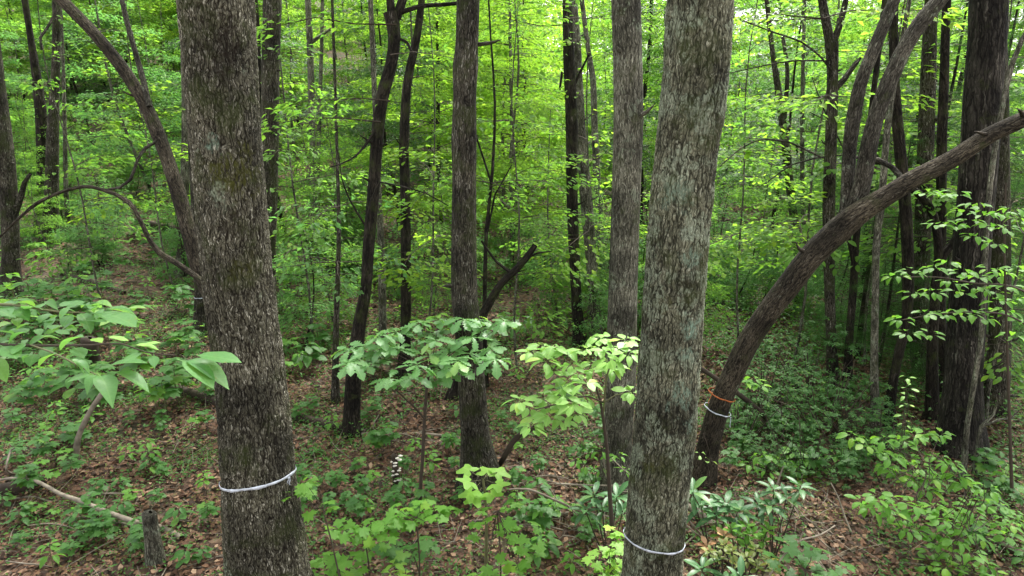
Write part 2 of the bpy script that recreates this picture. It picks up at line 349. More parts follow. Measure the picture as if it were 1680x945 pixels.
TPL = {
    'ovate': [strip_leaf(OV, .25, .22), strip_leaf(OV, .4, .4), strip_leaf([w*1.1 for w in OV], .12, .1, .01)],
    'heart': [strip_leaf([.05, .17, .24, .27, .27, .24, .18, .10, 0], .25, .28, .008, .2), strip_leaf([.06, .19, .25, .27, .26, .22, .16, .08, 0], .1, .12, .01, .2), strip_leaf([.05, .16, .22, .25, .24, .2, .14, .07, 0], .45, .45, .008, .2)],
    'oak': [strip_leaf([.02, .07, .06, .15, .09, .22, .13, .27, .17, .24, .13, .02], .18, .25, .012, .08), strip_leaf([.02, .06, .06, .13, .10, .21, .12, .26, .18, .25, .16, .03], .3, .45, .015, .08), strip_leaf([.02, .09, .05, .17, .08, .24, .13, .25, .16, .21, .10, .02], .08, .12, .015, .08)],
    'lance': [strip_leaf([.02, .10, .145, .15, .14, .10, 0], .35, .25, 0, .1), strip_leaf([.02, .09, .13, .14, .13, .09, 0], .2, .45, 0, .1), strip_leaf([.02, .1, .15, .16, .15, .1, 0], .5, .1, 0, .1)],
    'maple': [polar_leaf([.35, .55, .42, .50, .85, .62, .70, .52, .62, .95, .78, 1.0, .78, .95, .62, .52, .70, .62, .85, .50, .42, .55, .35], .14, .3, 1),
              polar_leaf([.30, .60, .45, .48, .90, .60, .74, .50, .66, .98, .74, 1.05, .76, .90, .60, .54, .72, .60, .80, .52, .40, .5, .3], .3, .3, 2),
              polar_leaf([.38, .5, .42, .52, .80, .66, .66, .50, .60, .90, .80, .95, .80, .98, .64, .50, .66, .66, .9, .5, .42, .6, .38], .05, .3, 3)],
    'tulip': [polar_leaf([.40, .55, .66, .92, .78, .50, .60, 1.0, 1.02, .74, .62, .74, 1.02, 1.0, .60, .50, .78, .92, .66, .55, .40], .12, .35, 4),
              polar_leaf([.38, .5, .66, .95, .74, .48, .62, .96, 1.0, .72, .64, .72, 1.04, .98, .6, .46, .76, .95, .64, .5, .38], .28, .35, 5)],
    'cheap': [(np.array([(0, 0, 0), (-.27, .42, .05), (0, 1, -.22), (.27, .42, .05)]), np.array([(0, 3, 2), (0, 2, 1)]))],
}
LM = {}
def leaf_mesh(kind, mk):
    k = (kind, mk)
    if k not in LM:
        LM[k] = [mesh_np(kind+'_leaf', v, f, M[mk], False) for v, f in TPL[kind]]
    return random.choice(LM[k])
def leaf_matrix(pos, d, nrm, size):
    d = Vector(d).normalized(); nrm = Vector(nrm); x = d.cross(nrm)
    if x.length < 1e-3: x = d.cross(Vector((1, 0, 0)))
    x.normalize(); z = x.cross(d)
    m = Matrix((x, d, z)).transposed().to_4x4()
    m = m @ Matrix.Diagonal((size, size, size, 1)); m.translation = pos
    return m
NLEAF = [0]
def add_leaf(par, kind, mk, pos, d, nrm, size):
    o = bpy.data.objects.new('leaf', leaf_mesh(kind, mk)); C.objects.link(o); o.parent = par
    m = leaf_matrix(Vector(pos)-par.location, d, nrm, size)
    o.matrix_basis = m; NLEAF[0] += 1
    return o
def whorl(par, kind, mk, c, n, L, droop=0.15, up=0.25, jit=0.35, a0=None, off=0.0):
    a0 = random.uniform(0, 6.28) if a0 is None else a0
    for k in range(n):
        a = a0+2*PI*k/n+random.uniform(-jit, jit); s = L*random.uniform(0.72, 1.12)
        d = Vector((math.cos(a), math.sin(a), random.uniform(-droop-.2, -droop+.25)))
        nr = Vector((random.gauss(0, up), random.gauss(0, up)-.02, 1))
        add_leaf(par, kind, mk, Vector(c)+Vector((d.x, d.y, 0))*off*L+Vector((0, 0, random.uniform(-.01, .02))), d, nr, s)

def leafcloud(pos, dr, nr, size, tpl=None):
    """numpy: many leaves as one vertex / face array"""
    tv, tf = tpl if tpl is not None else TPL['cheap'][0]
    dr = dr/np.linalg.norm(dr, axis=1)[:, None]
    x = np.cross(dr, nr); x /= np.linalg.norm(x, axis=1)[:, None]+1e-9; z = np.cross(x, dr)
    V = pos[:, None, :]+size[:, None, None]*(tv[None, :, 0:1]*x[:, None]+tv[None, :, 1:2]*dr[:, None]+tv[None, :, 2:3]*z[:, None])
    n = len(pos); K = len(tv)
    Fc = (tf[None]+(np.arange(n)*K)[:, None, None]).reshape(-1, tf.shape[1])
    return V.reshape(-1, 3), Fc

# ------------------------------------------------------------------ sprays: flat layered branches full of leaves
def spray(rng, p0, d0, L, wid, dens, lsz, droop=0.18, zj=0.05, tilt=0.35):
    """leaves of one branch from p0 along d0; returns pos, dir, normal, size and the twig tubes"""
    p0 = np.array(p0, float); d0 = np.array(d0, float); d0 /= np.linalg.norm(d0)
    sd_ = np.cross(d0, (0, 0, 1.0)); sd_ /= np.linalg.norm(sd_)+1e-9
    n = max(6, int(dens*L*wid))
    u = rng.beta(1.7, 1.1, n)*0.95+0.08
    prof = np.sin(np.clip(u, 0, 1)*PI*0.92+0.12)
    # leaves gather along side twigs
    ntw = max(3, int(L/0.22)); tw = (np.floor(u*ntw)+0.5)/ntw
    v = rng.uniform(-1, 1, n); v = np.sign(v)*np.abs(v)**0.8
    uu = u*0.35+tw*0.65+0.25*np.abs(v)*wid/L
    q = p0+d0*(uu*L)[:, None]+sd_*(v*prof*wid)[:, None]
    q[:, 2] += -droop*L*uu**2-0.10*np.abs(v)*wid+rng.normal(0, zj, n)
    ang = np.where(v > 0, 1, -1)*rng.uniform(0.2, 1.3, n)
    dr = d0*np.cos(ang)[:, None]+sd_*np.sin(ang)[:, None]; dr[:, 2] += rng.normal(-0.25, 0.22, n)
    nr = rng.normal(0, tilt, (n, 3)); nr[:, 2] = 1
    sz = lsz*rng.uniform(0.6, 1.2, n)
    tb = []
    K = 5; ts = np.linspace(0, 1, K)
    wg = rng.normal(0, 0.05, (K, 3))*L*0.35; wg[0] = 0
    ax = [p0+d0*(t*L)+np.array((0, 0, -droop*L*t*t))+wg[i_] for i_, t in enumerate(ts)]
    tb.append((ax, [0.0055*L*(1-t)+0.002 for t in ts]))
    for k in range(ntw):
        t = (k+0.5)/ntw
        for s in (-1, 1):
            if rng.random() < 0.3: continue
            w = math.sin(t*PI*.92+.12)*wid*0.8
            b = p0+d0*(t*L)+np.array((0, 0, -droop*L*t*t)); e = b+sd_*s*w+d0*0.25*w+np.array((0, 0, -0.08*w))
            tb.append(([b, e], [0.004, 0.0015]))
    return q, dr, nr, sz, tb
def make_crown(seed, Ht, z0, nb, Lr, lsz, dens, shape='round', rt=0.04, tpl=None):
    """a sapling: trunk tube, branch tubes, leaf cloud"""
    rng = np.random.default_rng(seed)
    bend = rng.normal(0, 0.25, 2)
    def tp(z): t = z/Ht; return np.array((bend[0]*math.sin(t*2.2)+0.05*math.sin(z*1.7), bend[1]*math.sin(t*1.9)+0.05*math.cos(z*1.3), z))
    zs = np.linspace(-0.15, Ht, 12)
    trunk = [([tp(z) for z in zs], [rt*(1-0.85*max(z, 0)/Ht)+0.004 for z in zs])]
    A = [[], [], [], []]; tb = []
    for i in range(nb):
        f = (i+rng.random())/nb; z = z0+(Ht-z0)*f
        if shape == 'round': Lm = Lr*(0.55+0.45*math.sin(f*PI))*(1-0.45*f)
        elif shape == 'layer': Lm = Lr*(1.0-0.6*f)
        else: Lm = Lr*math.sqrt(max(0.05, 1-(2*f-1)**2))
        Lm *= rng.uniform(0.7, 1.15)
        a = rng.uniform(0, 6.283)
        d = np.array((math.cos(a), math.sin(a), rng.uniform(0.0, 0.5)))
        q = spray(rng, tp(z), d, Lm, Lm*rng.uniform(0.35, 0.5), dens, lsz)
        for k in range(4): A[k].append(q[k])
        tb += q[4]
    V, Fc = leafcloud(*[np.concatenate(a) for a in A], tpl)
    return V, Fc, trunk, tb
KINDS = []
def reg_kind(seed, mk, bark, **kw):
    V, Fc, tr, tb = make_crown(seed, **kw)
    KINDS.append(dict(crown=mesh_np('crown', V, Fc, M[mk]), branches=tubes_mesh('branches', tb, M['twig'], ns=3), trunk=tubes_mesh('trunk', tr, M[bark], ns=8), mk=mk, Ht=kw['Ht']))
reg_kind(1, 'leaf_bg_y', 'bark_grey', Ht=7.5, z0=0.9, nb=46, Lr=2.0, lsz=0.092, dens=300, shape='layer', rt=0.045)
reg_kind(2, 'leaf_bg_g', 'bark_dark', Ht=8.5, z0=1.2, nb=50, Lr=2.2, lsz=0.098, dens=270, shape='round', rt=0.06)
reg_kind(3, 'leaf_bg_b', 'bark_grey', Ht=6.0, z0=0.5, nb=40, Lr=1.9, lsz=0.088, dens=320, shape='layer', rt=0.04)
reg_kind(4, 'leaf_bg_y', 'bark_dark', Ht=10.0, z0=1.8, nb=54, Lr=2.6, lsz=0.105, dens=230, shape='oval', rt=0.075)
reg_kind(5, 'leaf_bg_g', 'bark_grey', Ht=5.0, z0=0.3, nb=36, Lr=1.6, lsz=0.08, dens=360, shape='round', rt=0.03)
# 5: low bushy; 6 and 8 tall canopy crowns; 7 dark layered
reg_kind(6, 'leaf_bg_b', 'bark_dark', Ht=2.4, z0=0.1, nb=34, Lr=1.1, lsz=0.078, dens=400, shape='round', rt=0.02)
reg_kind(7, 'leaf_bg_g', 'bark_dark', Ht=14.0, z0=4.0, nb=60, Lr=4.0, lsz=0.14, dens=110, shape='oval', rt=0.15)
reg_kind(10, 'leaf_bg_d', 'bark_dark', Ht=7.0, z0=1.0, nb=40, Lr=2.1, lsz=0.09, dens=260, shape='layer', rt=0.05)
reg_kind(8, 'leaf_bg_y', 'bark_grey', Ht=15.0, z0=3.0, nb=64, Lr=4.2, lsz=0.14, dens=110, shape='round', rt=0.17)

reg_kind(12, 'leaf_bg_g', 'bark_grey', Ht=6.5, z0=1.3, nb=17, Lr=1.7, lsz=0.125, dens=125, shape='layer', rt=0.018, tpl=TPL['ovate'][0])
reg_kind(14, 'leaf_bg_y', 'bark_grey', Ht=6.0, z0=1.5, nb=15, Lr=1.6, lsz=0.12, dens=125, shape='layer', rt=0.017, tpl=TPL['ovate'][2])
def place_kind(k, x, y, s, rz, name, label, cat, group=None, sz=None):
    K = KINDS[k]; e = thing(name, (x, y, Hf(x, y)), label, cat, group)
    for p in ('trunk', 'branches', 'crown'):
        o = link(p, K[p], e); o.scale = (s, s, sz or s); o.rotation_euler = (0, 0, rz)
    return e

# ------------------------------------------------------------------ the canopy above the near trees (one crown mesh, shared)
def canopy_mesh():
    rng = np.random.default_rng(77); A = [[], [], [], []]; tb = []
    for i in range(26):
        a = rng.uniform(0, 6.283); z = rng.uniform(0, 3.2); L = rng.uniform(1.4, 3.0)*(1-0.12*z)
        q = spray(rng, (0, 0, z), (math.cos(a), math.sin(a), rng.uniform(.1, .5)), L, L*.42, 60, 0.15)
        for k in range(4): A[k].append(q[k])
        tb += q[4][:1]
    V, Fc = leafcloud(*[np.concatenate(a) for a in A])
    return mesh_np('crown', V, Fc, M['leaf_bg_g']), tubes_mesh('limbs', tb, M['twig'], ns=4)
CAN, CANB = canopy_mesh()

# ------------------------------------------------------------------ individual trees traced trunk by trunk, each at its own distance
TREES = {}
def tree(name, label, pts, Y=None, bark='bark_mid', ns=14, step=0.12, top=9.5, limbs=(), canopy=True, group=None, wob=0.05, dY=0.0, cat='tree', flare=1.5, low=(), lowmk='leaf_bg_g', lowsz=0.1, upright=None, gp=None):
    """pts: (px, py, width px) from top to foot. Y: distance plane; None -> where the foot meets the ground."""
    bp = pts[-1]
    if Y is None: Y = ghit(bp[0], bp[1]).y
    n = len(pts); W3 = []; RD = []
    for i, (px, py, w) in enumerate(pts):
        f = 1-i/(n-1); Yi = Y+dY*f
        W3.append(P(px, py, Yi)); RD.append(w*0.5/F*depth(px, py, Yi))
    foot = W3[-1]; g = Hf(foot.x, foot.y)
    if foot.z-g > 0.12:
        k = Vector((0, 0, -1))
        nb = foot+k*(foot.z-g); W3.append(nb); RD.append(RD[-1]*1.15)
    fb = W3[-1].copy(); g = Hf(fb.x, fb.y); W3[-1].z = max(W3[-1].z, g) if False else W3[-1].z
    r0 = RD[-1]
    W3[-1] = Vector((fb.x, fb.y, g+0.10)) if fb.z < g+0.3 and W3[-2].z > g+0.5 else W3[-1]
    if W3[-2].z > g+0.62 and W3[-1].z < g+0.2:
        a_ = W3[-2]; t_ = (g+.38-W3[-1].z)/(a_.z-W3[-1].z); W3.insert(-1, W3[-1].lerp(a_, t_)); RD.insert(-1, r0*1.03)
    RD[-1] = r0*1.28; W3.append(Vector((fb.x, fb.y, g-0.12))); RD.append(r0*1.28*flare)
    tip = W3[0]
    if top and tip.z < top:
        d = (W3[0]-W3[1]).normalized(); up = Vector((0, 0, 1)); q = tip.copy(); r = RD[0]; ext = []; er = []
        while q.z < top:
            d = (d*0.85+up*0.15).normalized(); q = q+d*0.9; r *= 0.955; ext.append(q.copy()); er.append(r)
        W3 = ext[::-1]+W3; RD = er[::-1]+RD; tip = W3[0]
    pp, rr = smooth_pts(W3[::-1], RD[::-1], step)
    base = Vector((fb.x, fb.y, g))
    e = thing(name, base, label, cat, group)
    trk = link('trunk', tubes_mesh('trunk', [(pp, rr)], M[bark], base, ns, True, wob), e)
    for lb in limbs:
        nm = 'limb' if lb[0][2] > 11 else 'branch'
        LP = []; LR = []
        for q in lb:
            yq = q[3] if len(q) > 3 else Y
            LP.append(P(q[0], q[1], yq)); LR.append(max(q[2]*0.5/F*depth(q[0], q[1], yq), 0.0025))
        a, b = smooth_pts(LP, LR, max(step, 0.08))
        link(nm, tubes_mesh(nm, [(a, b)], M['bark_limb' if bark == 'bark_lean' else bark], base, max(5, ns//2), True, wob+.03), e)
    rs = random.Random(len(TREES)*7+1)
    if max(q[2] for q in pts) < 70 and max(q[2] for q in pts) > 14:
        for _ in range(rs.randint(2, 4)):
            i_ = rs.randrange(1, len(pts)-1); px, py, w = pts[i_]; c = P(px, py, Y+dY*(1-i_/(n-1))); r = w*.5/F*depth(px, py, Y)
            a = rs.choice([rs.uniform(-.9, .9), PI+rs.uniform(-.9, .9)]); dv_ = Vector((math.cos(a), -abs(math.sin(a)), rs.uniform(.1, .6))).normalized(); L = rs.uniform(.05, .22)
            q_, rr_ = smooth_pts([c+dv_*r*.6, c+dv_*(r+L*.5), c+dv_*(r+L)+Vector((0, 0, rs.uniform(-.03, .04)))], [r*.16+.006, r*.10+.004, .003], .05)
            link('branch_stub', tubes_mesh('branch_stub', [(q_, rr_)], M[bark], base, 6), trk)
    if canopy and top and pts[0][0] < 1000 and len(TREES) % 2 == 0:
        for nm, me in (('crown', CAN), ('limbs', CANB)):
            o = link(nm, me, e, tip-base-Vector((0, 0, 0.6))); s = random.uniform(0.9, 1.25); o.scale = (s, s, s); o.rotation_euler = (0, 0, random.uniform(0, 6.28))
    if low:
        rng = np.random.default_rng(len(TREES)+5); A = [[], [], [], []]; tb = []
        for (px, py, yy, az, L, dn) in low:
            q = spray(rng, tuple(P(px, py, yy)), (math.cos(az), math.sin(az), 0.12), L, L*.42, dn, lowsz)
            for k in range(4): A[k].append(q[k])
            tb += q[4]
        V, Fc = leafcloud(*[np.concatenate(a) for a in A])
        link('foliage', mesh_np('foliage', V-np.array(base), Fc, M[lowmk]), e)
        link('twigs', tubes_mesh('twigs', tb, M['twig'], base, 3), e)
    TREES[label] = e
    return e

tree('oak_tree', 'thick brown trunk with shaggy flecked bark, moss patches and white tape, nearest on the left',
     [(354.5, 0, 121), (365, 150, 115), (377.5, 300, 110), (392, 473, 109), (408, 600, 107), (424, 787, 113), (440, 945, 130)], 4.0, 'bark_hero_l', 220, 0.011, 4.6, canopy=False, wob=0.05, flare=1.35)
tree('oak_tree', 'thick grey-green lichened trunk with white tape near its foot, nearest on the right',
     [(1149, 0, 107), (1139, 150, 104), (1126, 250, 99), (1112, 400, 96), (1105, 500, 96), (1091, 700, 98), (1073, 880, 94), (1069, 945, 97)], 4.0, 'bark_hero_r', 200, 0.012, 4.6, canopy=False, wob=0.045, flare=1.35)
tree('oak_tree', 'straight brown trunk with knots and pale flakes behind the lobed-leaf sapling',
     [(768, 0, 39), (766, 75, 38), (764, 110, 43), (763, 160, 38), (762, 232, 42), (762, 300, 39), (761, 473, 42), (767, 540, 42), (773, 622, 43), (780, 715, 46), (788, 795, 56)], None, 'bark_mid', 64, 0.05, 8.5, wob=0.06)
tree('hickory_tree', 'pale grey straight trunk standing just left of the nearest right trunk',
     [(1027, 0, 49), (1030, 100, 48), (1031, 200, 48), (1027, 330, 46), (1022, 473, 46), (1018, 622, 49), (1014, 722, 45), (1010, 800, 48)], None, 'bark_grey', 64, 0.05, 8.5, wob=0.04)
lean = tree('leaning_tree', 'leaning brown trunk with orange and white tape that arches to the upper right corner',
     [(1745, 160, 24), (1680, 195, 26), (1622, 222, 26), (1560, 262, 28), (1500, 293, 29), (1450, 324, 31), (1410, 349, 36), (1378, 376, 41), (1332, 420, 38), (1294, 469, 37), (1258, 516, 35), (1228, 562, 35), (1202, 615, 34), (1178, 672, 34), (1161, 735, 36), (1149, 792, 42)], 6.2, 'bark_lean', 40, 0.05, 0, canopy=False, wob=0.07, dY=-0.9,
     limbs=[[(1388, 362, 26, 5.85), (1390, 320, 22, 5.85), (1393, 250, 21, 5.9), (1399, 200, 23, 5.9), (1411, 140, 20, 5.9), (1430, 90, 20, 5.9), (1450, 42, 19, 5.9), (1472, -10, 17, 5.9), (1510, -90, 15, 5.9)],
            [(1400, 352, 34, 5.8), (1413, 305, 28, 5.75), (1424, 245, 27, 5.7), (1436, 195, 25, 5.7), (1458, 135, 26, 5.7), (1488, 72, 24, 5.7), (1520, 25, 25, 5.7), (1552, -12, 22, 5.7), (1600, -80, 18, 5.7)],
            [(1452, 322, 10, 5.6), (1478, 290, 9, 5.9), (1440, 262, 8, 6.0), (1400, 258, 5, 6.1)]])
curve = tree('curved_tree', 'curved brown trunk arching to the upper left behind the nearest left trunk',
     [(70, -40, 18), (105, 3, 19), (155, 55, 19), (198, 108, 21), (233, 162, 21), (256, 212, 23), (275, 262, 22), (294, 322, 24), (310, 382, 24), (326, 440, 25), (352, 500, 27), (385, 600, 29), (400, 690, 32)], 7.3, 'bark_lean', 32, 0.06, 0, canopy=False, wob=0.07, dY=0.6,
     limbs=[[(245, 175, 9, 7.6), (236, 135, 9, 7.7), (222, 85, 8, 7.8), (208, 35, 8, 7.9), (196, -20, 7, 8.0), (190, -60, 6, 8.0)], [(216, 70, 4, 7.8), (206, 30, 3, 7.8), (192, -20, 3, 7.8)], [(257, 232, 5), (240, 242, 5), (226, 262, 5), (214, 295, 5), (196, 308, 4), (176, 311, 3)],
            [(88, 2, 5, 7.6), (90, 22, 5, 7.6), (78, 45, 4, 7.6), (66, 62, 4, 7.6), (68, 82, 3, 7.6)]])
tree('arched_sapling', 'thin leafless sapling bent in a long arch over the leaf litter at the left',
     [(-20, 410, 3), (0, 388, 4), (38, 352, 4.5), (60, 334, 6), (90, 319, 5), (125, 308, 5.5), (152, 307, 6), (190, 319, 6.5), (212, 332, 8), (228, 358, 7), (248, 398, 8), (262, 415, 10), (290, 432, 9), (332, 462, 10), (375, 500, 12)], 7.0, 'bark_lean', 10, 0.08, 0, canopy=False)
tree('maple_tree', 'forked dark slender trunk rising from beside the fallen branches left of centre',
     [(641, 20, 26), (647, 60, 21), (642, 105, 20), (626, 165, 22), (618, 240, 20), (614, 300, 20), (605, 400, 19), (600, 473, 18), (590, 530, 21), (581, 600, 24), (577, 690, 28), (576, 712, 32)], None, 'bark_dark', 20, 0.1, 0, canopy=False,
     limbs=[[(643, 30, 15), (640, 0, 13), (628, -40, 11), (612, -90, 8)], [(650, 30, 16), (662, -5, 14), (676, -60, 10)], [(655, 22, 8), (690, 10, 7), (745, 6, 6), (810, -8, 5)], [(625, 200, 7), (598, 240, 4, 7.3), (575, 262, 3, 7.1), (540, 275, 2, 7.0)], [(650, 60, 5), (668, 70, 5), (678, 90, 4), (674, 110, 3)], [(618, 298, 3), (660, 306, 2.5, 6.9), (700, 318, 2, 6.8), (736, 338, 1.5, 6.7)], [(622, 300, 3, 7.0), (608, 330, 2, 6.9), (601, 365, 2, 6.8)], [(606, 380, 4), (575, 330, 3), (560, 290, 2), (556, 250, 1.5)]],
     low=[(640, 165, 7.0, 2.8, 1.3, 120), (625, 200, 7.2, 3.3, 1.5, 110), (650, 40, 7, 3.5, 1.5, 110), (640, 90, 7.1, 0.3, .9, 100)], lowsz=0.085)
tree('maple_tree', 'slim dark trunk right of the forked one, leaning slightly at the top',
     [(694, -20, 11), (684, 60, 13), (668, 140, 15), (663, 240, 16), (665, 330, 16), (666, 473, 17), (665, 560, 17), (664, 618, 20)], None, 'bark_dark', 16, 0.15, 8.5)
tree('maple_tree', 'thin short trunk seen between the forked trunk and the slim dark trunk',
     [(622, 330, 9), (626, 430, 12), (628, 540, 13), (629, 585, 15)], None, 'bark_grey', 10, 0.2, 7)
tree('oak_tree', 'dark narrow trunk directly behind the right edge of the nearest left trunk',
     [(447, 0, 30), (444, 120, 29), (443, 240, 28), (440, 400, 24), (440, 473, 24), (441, 590, 26)], None, 'bark_mid', 24, 0.12, 9)
tree('maple_tree', 'pole-thin dark stem between the nearest left trunk and the dark narrow trunk',
     [(420, 0, 6), (424, 60, 7), (428, 200, 6), (430, 330, 6), (434, 560, 7)], None, 'bark_dark', 8, 0.3, 7, canopy=False)
tree('oak_tree', 'dark slender trunk standing left of the pale grey trunk right of centre',
     [(931, 0, 17), (933, 90, 19), (938, 200, 20), (939, 340, 18), (945, 473, 17), (949, 540, 19), (951, 572, 22)], None, 'bark_dark', 18, 0.15, 9,
     limbs=[[(936, 130, 6), (922, 118, 5), (918, 150, 4)], [(938, 150, 5), (952, 118, 4), (966, 90, 3)]], low=[(935, 40, 9.6, 2.8, 1.6, 90), (930, 30, 9.6, 0.4, 1.4, 90), (936, 10, 9.6, 4.5, 1.6, 90)])
tree('hickory_tree', 'pale grey leaning trunk just behind the dark slender trunk right of centre',
     [(941, 0, 12), (945, 60, 15), (952, 200, 17), (962, 330, 20), (971, 440, 18), (978, 560, 18)], None, 'bark_grey', 16, 0.2, 9)
tree('maple_tree', 'faint thin trunk left of the pale grey trunk, far back',
     [(965, 80, 8), (973, 130, 10), (976, 220, 11), (981, 330, 12), (985, 520, 13)], 13.0, 'bark_grey', 10, 0.3, 8)
tree('hollow_tree', 'pale trunk with torn hollow bark at the far left edge',
     [(-12, 60, 20), (-6, 140, 26), (0, 210, 32), (8, 270, 30), (15, 340, 25), (18, 420, 25), (19, 482, 28)], None, 'bark_mid', 24, 0.12, 8,
     limbs=[[(25, 350, 10), (35, 320, 9), (40, 300, 7), (50, 285, 5)]])
tree('oak_tree', 'dark trunk on the left slope, right one of a close pair',
     [(92, 100, 13), (89, 165, 15), (86, 240, 19), (85, 300, 20), (85, 405, 22)], 15.0, 'bark_mid', 16, 0.2, 9)
tree('oak_tree', 'dark trunk on the left slope, left one of a close pair',
     [(50, 60, 10), (62, 140, 15), (68, 200, 18), (70, 300, 17), (72, 395, 19)], 15.6, 'bark_dark', 14, 0.2, 9)
tree('maple_tree', 'pole-thin trunk on the left slope right of the close pair',
     [(103, 90, 5), (106, 200, 6), (108, 300, 7), (112, 372, 8)], 15.5, 'bark_grey', 8, 0.3, 8)
tree('hickory_tree', 'grey trunk half hidden between the curved trunk and the nearest left trunk',
     [(304, 100, 14), (306, 200, 15), (303, 300, 14), (299, 400, 13), (297, 452, 15)], None, 'bark_grey', 14, 0.2, 8)
bt = tree('oak_tree', 'grey trunk with thin white string showing left of the nearest left trunk',
     [(322, 330, 17), (326, 420, 18), (329, 480, 18), (331, 548, 20)], None, 'bark_mid', 14, 0.15, 8)
tree('maple_tree', 'thin mossy trunk left of the forked trunk, standing in low leaves',
     [(528, 60, 6), (524, 200, 7), (520, 300, 8), (518, 420, 9)], 15.5, 'bark_grey', 8, 0.3, 8)
tree('oak_tree', 'greyish trunk with a side limb between the narrow dark and forked trunks',
     [(505, 0, 10), (508, 60, 11), (511, 150, 11), (513, 250, 10), (517, 400, 12)], 14.5, 'bark_grey', 10, 0.3, 8, limbs=[[(510, 70, 7), (524, 60, 6), (542, 48, 4)]])
tree('maple_tree', 'thin dark stem standing left of the forked trunk, its foot in leaf litter',
     [(553, 250, 5), (556, 380, 7), (553, 480, 9), (551, 560, 10), (551, 662, 12)], None, 'bark_mid', 10, 0.2, 6, canopy=False,
     low=[(553, 430, 8.2, a, 1.0, 90) for a in (0.3, 1.4, 2.6, 3.7, 5.0)]+[(553, 340, 8.2, a, .9, 90) for a in (0.8, 2.0, 3.2, 4.6)], lowmk='leaf_bg_b')
tree('leaning_tree', 'crooked dark leaning trunk crossing behind the straight knotty trunk',
     [(878, 402, 9), (862, 425, 11), (840, 448, 12), (820, 468, 12), (802, 498, 14), (785, 530, 15), (765, 580, 16), (748, 630, 18), (742, 656, 21)], None, 'bark_dark', 12, 0.1, 0, canopy=False,
     limbs=[[(840, 448, 6), (815, 430, 4), (790, 395, 3)], [(862, 425, 4), (882, 415, 3), (905, 412, 2)]])
tree('maple_tree', 'hair-thin leafy stem right of the straight knotty trunk',
     [(805, 60, 3), (812, 170, 4), (808, 280, 5), (798, 380, 6), (795, 500, 7)], 8.6, 'bark_dark', 6, 0.3, 6, canopy=False,
     limbs=[[(800, 380, 4), (812, 320, 3), (840, 270, 2)], [(806, 300, 4), (780, 220, 3), (765, 190, 2)]],
     low=[(806, 300, 8.6, a, 1.0, 90) for a in (0.5, 2, 3.5, 5)]+[(808, 200, 8.6, a, .9, 90) for a in (1.2, 4.1)])
tree('maple_tree', 'forked thin trunk far back right of the nearest right trunk, leaning left',
     [(1268, 90, 8), (1277, 150, 11), (1288, 230, 13), (1298, 320, 13), (1308, 400, 13), (1315, 470, 14)], 12.5, 'bark_mid', 12, 0.2, 8, limbs=[[(1286, 200, 8), (1292, 120, 7), (1284, 60, 6)]])
tree('maple_tree', 'thin straight pole behind the forked thin trunk',
     [(1318, 80, 6), (1316, 200, 7), (1317, 320, 8), (1318, 500, 9)], 13.0, 'bark_grey', 8, 0.3, 8)
tree('oak_tree', 'dark trunk that splits in a V at the top, left of the leaning tree fork',
     [(1364, 70, 22), (1366, 120, 17), (1363, 240, 18), (1360, 330, 19), (1361, 473, 16), (1364, 560, 16), (1365, 642, 18)], None, 'bark_mid', 16, 0.15, 0, canopy=False,
     limbs=[[(1363, 75, 17), (1354, 30, 15), (1346, -20, 13), (1340, -90, 9)], [(1366, 75, 12), (1378, 40, 11), (1390, -10, 9), (1398, -60, 7)], [(1366, 150, 12), (1385, 130, 10), (1404, 104, 8), (1412, 95, 4)], [(1360, 110, 3.5), (1345, 92, 3.2), (1313, 68, 3), (1272, 54, 2.5), (1204, 28, 2)], [(1362, 262, 3.5), (1345, 257, 3), (1291, 232, 3), (1253, 228, 2.5), (1215, 244, 2), (1178, 276, 1.5)], [(1386, 254, 2), (1362, 256, 3), (1339, 259, 3), (1300, 270, 2.5), (1260, 298, 2)], [(1332, 127, 1.5), (1351, 178, 2), (1370, 216, 2.5), (1386, 248, 2.5), (1405, 275, 2)], [(1364, 100, 3), (1300, 100, 2.5), (1237, 111, 2), (1190, 122, 1.5)]],
     low=[(1360, 160, 8.5, a, 1.4, 80) for a in (0.2, 3.0, 4.2)]+[(1352, 30, 8.5, a, 1.5, 80) for a in (2.4, 3.5, 5.2)], lowmk='leaf_bg_y')
tree('maple_tree', 'smooth dark stem rising behind the leaning trunk, below its fork',
     [(1412, 330, 9), (1404, 400, 11), (1400, 473, 12), (1393, 560, 12), (1388, 648, 14)], None, 'bark_dark', 12, 0.15, 7, limbs=[[(1402, 440, 7), (1394, 400, 7), (1390, 370, 6)]])
tree('hickory_tree', 'slim straight pale pole passing behind the leaning trunk, right of its fork',
     [(1492, 0, 7), (1474, 100, 8), (1457, 200, 10), (1447, 320, 11), (1438, 400, 11), (1436, 500, 11), (1434, 600, 12), (1434, 708, 14)], None, 'bark_grey', 14, 0.15, 7.5)
tree('oak_tree', 'black sinuous trunk behind the slim pale pole',
     [(1466, 60, 14), (1468, 140, 15), (1474, 220, 17), (1482, 300, 18), (1488, 380, 18), (1490, 470, 17), (1486, 530, 15), (1470, 600, 14), (1460, 665, 16), (1460, 705, 20)], None, 'bark_dark', 16, 0.12, 8)
tree('hickory_tree', 'misty grey straight trunk between the black sinuous trunk and the widest dark trunk',
     [(1528, 0, 20), (1525, 60, 21), (1520, 200, 24), (1513, 400, 24), (1508, 560, 28), (1504, 690, 34)], 8.9, 'bark_mid', 18, 0.15, 9)
tree('oak_tree', 'narrow dark trunk touching the left side of the widest dark trunk',
     [(1552, 30, 13), (1549, 130, 14), (1545, 240, 15), (1544, 400, 15), (1542, 520, 17), (1538, 692, 21)], 8.2, 'bark_dark', 14, 0.15, 9)
